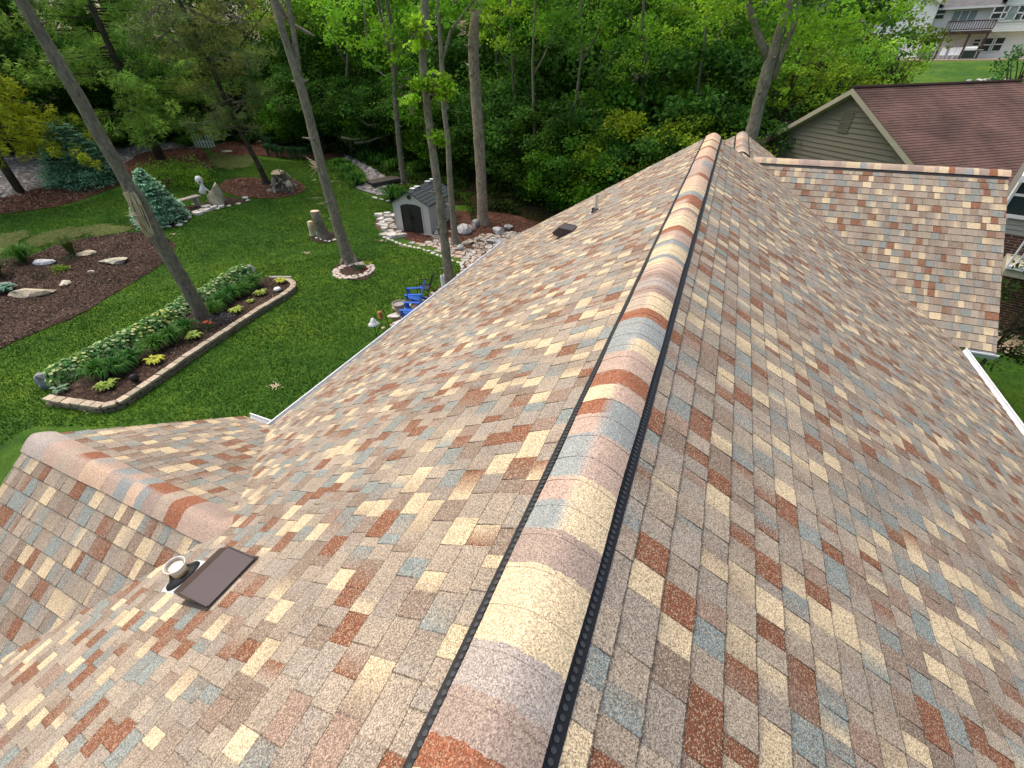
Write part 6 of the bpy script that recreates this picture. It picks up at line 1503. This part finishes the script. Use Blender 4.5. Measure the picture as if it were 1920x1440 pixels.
# pale two-storey house on the hill
def far_house():
    D = 97.; g = Pd(1760, 113, D); g2 = Pd(1900, 112, D); z0 = g[2]; nn = -np.array([ray(1780, 90)[0], ray(1780, 90)[1], 0]); nn /= np.linalg.norm(nn); wd = np.array([-nn[1], nn[0], 0]); wd = wd if wd@r2 > 0 else -wd
    an = math.atan2(wd[1], wd[0]); root = empty('pale_house', (g[0], g[1], z0), an, 'pale two-storey house on the hill with a brown balcony', 'house')
    hit = lambda x, y: (lambda d: O+d*(((g-O)@nn)/(d@nn)))(ray(x, y))
    def lc(x, y): p = hit(x, y)-g; return (float(p@wd), float(p[2]+g[2]-z0))
    M_ = Matrix.Rotation(an, 3, 'Z')
    def lapwall(mb, x0, x1, z0_, z1_, y=0, st=.22):
        z = z0_
        while z < z1_-.01: z2 = min(z+st, z1_); mb.face([(x0, y-.03, z), (x1, y-.03, z), (x1, y, z2), (x0, y, z2)]); mb.face([(x0, y-.03, z), (x1, y-.03, z), (x1, y, z), (x0, y, z)]); z = z2
    xL = lc(1718, 112)[0]; xG = lc(1630, 90)[0]; xR = lc(1858, 62)[0]; xE = lc(1990, 60)[0]; zE = lc(1760, 16)[1]; zD = lc(1800, 62)[1]
    mb = MB(); lapwall(mb, xL, xR, 0, zE, .0); lapwall(mb, xR, xE, zD, zE+3, -1.2); lapwall(mb, xR, xE, 0, zD, .0); mb.face([(xR, 0, zD), (xR, -1.2, zD), (xR, -1.2, zE+3), (xR, 0, zE+3)]); mb.face([(xR, 0, zD), (xE, 0, zD), (xE, -1.2, zD), (xR, -1.2, zD)]); lapwall(mb, xG, xL, 0, zE+4.0, -1.8); mb.face([(xL, 0, 0), (xL, -1.8, 0), (xL, -1.8, zE), (xL, 0, zE)])
    mb.face([(xE, -1.2, 0), (xE, 10, 0), (xE, 10, zE+3), (xE, -1.2, zE+3)]); mb.face([(xG, -1.8, 0), (xG, 10, 0), (xG, 10, zE+4), (xG, -1.8, zE+4)])
    mb.build('wall', MT['siding_w'], root)
    mb = MB(); rr_ = np.random.default_rng(1)
    mb.face([(xL-.5, -.8, zE), (xR+.5, -.8, zE), (xR+.5, 6, zE+4), (xL-.5, 6, zE+4)], (.17, .17, .18)); mb.face([(xG-1, -2.2, zE+4.2), (xL+.4, -2.2, zE+.2), (xL+.4, 8, zE+1), (xG-1, 8, zE+5)], (.17, .17, .18)); mb.face([(xR-.5, -1.8, zE+.4), ((xR+xE)/2, -1.8, zE+4.5), ((xR+xE)/2, 8, zE+4.5), (xR-.5, 8, zE+.4)], (.17, .17, .18)); mb.face([(xE+.5, -1.8, zE+.4), ((xR+xE)/2, -1.8, zE+4.5), ((xR+xE)/2, 8, zE+4.5), (xE+.5, 8, zE+.4)], (.17, .17, .18))
    mb.build('roof', simple('grey_shingles', (.14, .14, .15), .9, .2, 2), root)
    mb = MB(); mb.box(((xL+xR)/2, -.8, zE-.1), (xR-xL+1, .15, .22)); mb.build('gutter', MT['white'], root)
    def win(x0, y0, x1, y1, mat='glass', yy=-.02, nm='window', split=0, hs=1):
        (a, zt) = lc(x0, y0); (b, zb_) = lc(x1, y1); a, b = min(a, b), max(a, b); zb_, zt = min(zb_, zt), max(zb_, zt); mb = MB(); t = .13
        for x in (a, b): mb.box((x, yy-.05, (zb_+zt)/2), (t, .08, zt-zb_))
        for z in ([zb_, zt]+([(zb_+zt)/2] if hs else [])): mb.box(((a+b)/2, yy-.05, z), (b-a+t, .08, t))
        for k in range(split): mb.box((a+(b-a)*(k+1)/(split+1), yy-.05, (zb_+zt)/2), (t, .08, zt-zb_))
        w = mb.build(nm, MT['white'], root); mb = MB(); mb.face([(a, yy-.03, zb_), (b, yy-.03, zb_), (b, yy-.03, zt), (a, yy-.03, zt)]); p_ = mb.build('pane', MT[mat], w)
    win(1756, 18, 1768, 36); win(1790, 20, 1826, 40, 'curtain', nm='glass_door', split=2, hs=0); win(1866, 13, 1882, 36, yy=-1.25); win(1885, 12, 1910, 39, 'curtain', yy=-1.25, hs=0); win(1912, 11, 1925, 38, yy=-1.25)
    win(1828, 73, 1836, 86); win(1842, 71, 1856, 97, nm='door'); win(1866, 70, 1874, 96); win(1727, 76, 1742, 100, yy=-1.85 if False else -.05)
    (dx0, zf), (dx1, _) = lc(1770, 63), lc(1856, 60); mb = MB(); mb.box(((dx0+dx1)/2, -1.7, zD), (dx1-dx0, 3.4, .3)); dk = mb.build('deck', MT['deck'], root)
    mb = MB(); mb.box(((dx0+dx1)/2, -3.4, zD+1.15), (dx1-dx0, .12, .12)); mb.box(((dx0+dx1)/2, -3.4, zD+.3), (dx1-dx0, .1, .1)); x = dx0
    while x < dx1: mb.box((x, -3.4, zD+.7), (.08, .06, .9)); x += .26
    for x in (dx0, dx1): mb.box((x, -1.7, zD+1.15), (.12, 3.4, .12)); 
    r_ = mb.build('railing', MT['deck'], dk)
    for x in (dx0+.2, (dx0+dx1)/2+.4, dx1-.2): mb = MB(); mb.box((x, -3.2, zD/2), (.22, .22, zD)); mb.build('deck_post', MT['deck'], root)
    mb = MB(); mb.box(((xL+xR)/2+4, -3, .0), (xR-xL+12, 7, .3)); t_ = mb.build('patio', MT['concrete'], root)
    # patio things
    def at_(x, y): q = M_ @ Vector((x, y, .15)); return (g[0]+q.x, g[1]+q.y, z0+q.z)
    def whitechair(x, label):
        r0 = empty('patio_chair', at_(x, -4.4), an, label, 'chair'); mb = MB(); mb.box((0, 0, .45), (.6, .55, .06)); mb.build('seat', MT['white'], r0); mb = MB(); mb.box((0, .28, .85), (.6, .06, .8)); mb.build('backrest', MT['white'], r0)
        for sx in (-1, 1):
            for sy in (-1, 1): mb = MB(); mb.box((sx*.25, sy*.22, .22), (.05, .05, .44)); mb.build('leg', MT['white'], r0)
    for i, px in enumerate((1764, 1779, 1790)): whitechair(lc(px, 108)[0], ['white patio chair farthest left under the balcony', 'white patio chair second under the balcony', 'white patio chair beside the covered grill'][i])
    x = lc(1812, 105)[0]; r0 = empty('grill', at_(x, -4.5), an, 'grey covered barbecue grill under the balcony of the pale house', 'grill'); mb = MB(); mb.box((0, 0, .5), (1.3, .6, .8)); mb.build('cabinet', MT['glass'], r0); mb = MB(); mb.tube([(-.6, 0, 1.0), (.6, 0, 1.0)], .32, 10); mb.build('lid', MT['galv'], r0); mb = MB(); mb.box((1.0, 0, .95), (.6, .5, .05)); mb.build('side_shelf', MT['galv'], r0)
far_house()
# another pale house glimpsed through the leaves
def glimpse():
    p = Pd(1560, 55, 110); z0 = T(p[0], p[1]); an = math.radians(-15); root = empty('beige_house', (p[0], p[1], z0), an, 'beige house glimpsed through the leaves left of the pale house', 'house')
    mb = MB(); mb.box((0, 0, 4), (24, 10, 8)); mb.build('wall', simple('beige_wall', (.55, .53, .45), .8, .05, 1), root)
    mb = MB(); mb.idx([(-13, -6, 8), (13, -6, 8), (13, 6, 8), (-13, 6, 8), (-13, 0, 12), (13, 0, 12)], [(0, 1, 5, 4), (2, 3, 4, 5), (0, 4, 3), (1, 2, 5)]); mb.build('roof', simple('grey_roof', (.2, .19, .18), .9, .2, 1), root)
    for x in (-8, -3, 3, 8):
        mb = MB(); mb.box((x, -5.05, 5.5), (1.6, .1, 1.8)); mb.build('window', MT['glass'], root)
glimpse()
# white stones scattered on the slope behind the brown roof
ps_ = [(1817, 152), (1835, 152), (1862, 148), (1868, 160), (1885, 152), (1880, 165), (1900, 160), (1848, 151), (1890, 168), (1910, 153)]
for i, (a, b) in enumerate(ps_):
    p = W(a, b); rock(a, b, 12, .7, .5, (.58, .57, .54), 900+i, 'white rock on the slope behind the brown shingle roof', random.uniform(-.5, .5), 'rock', 'rock', 'white rocks on the far slope')
for k, q in list(PROTO.items()):
    if not q[1]:
        for ch in list(q[0].children): bpy.data.objects.remove(ch)
        bpy.data.objects.remove(q[0])
print('stones', nst[0], 'objects', len(bpy.data.objects))
w = bpy.data.worlds.new('World'); sc.world = w; w.use_nodes = True
nt = w.node_tree; bg = nt.nodes['Background']; sky = nt.nodes.new('ShaderNodeTexSky'); sky.sky_type = 'NISHITA'; sky.sun_disc = False
SE, SR = R(62), R(-75)
sky.sun_elevation = SE; sky.sun_rotation = SR; sky.air_density = 1.0; sky.dust_density = 6; sky.ozone_density = .3
nt.links.new(mixc(nt, 1, sky.outputs[0], (1.0, .985, .95), 'MULTIPLY'), bg.inputs[0]); bg.inputs[1].default_value = .15
sl = bpy.data.lights.new('sun', 'SUN'); sl.energy = 1.15; sl.angle = R(75); sl.color = (1, .95, .87)
so = bpy.data.objects.new('sun', sl); col.objects.link(so)
sd = Vector((math.sin(SR)*math.cos(SE), math.cos(SR)*math.cos(SE), math.sin(SE)))
so.rotation_euler = sd.to_track_quat('Z', 'Y').to_euler(); so.location = (0, 0, 40)
sc.view_settings.view_transform = 'Standard'; sc.view_settings.look = 'None'; sc.view_settings.gamma = 1
sc.view_settings.exposure = .6
sc.cycles.max_bounces = 6; sc.cycles.diffuse_bounces = 3; sc.cycles.transmission_bounces = 3; sc.cycles.transparent_max_bounces = 4
sc.cycles.use_denoising = True
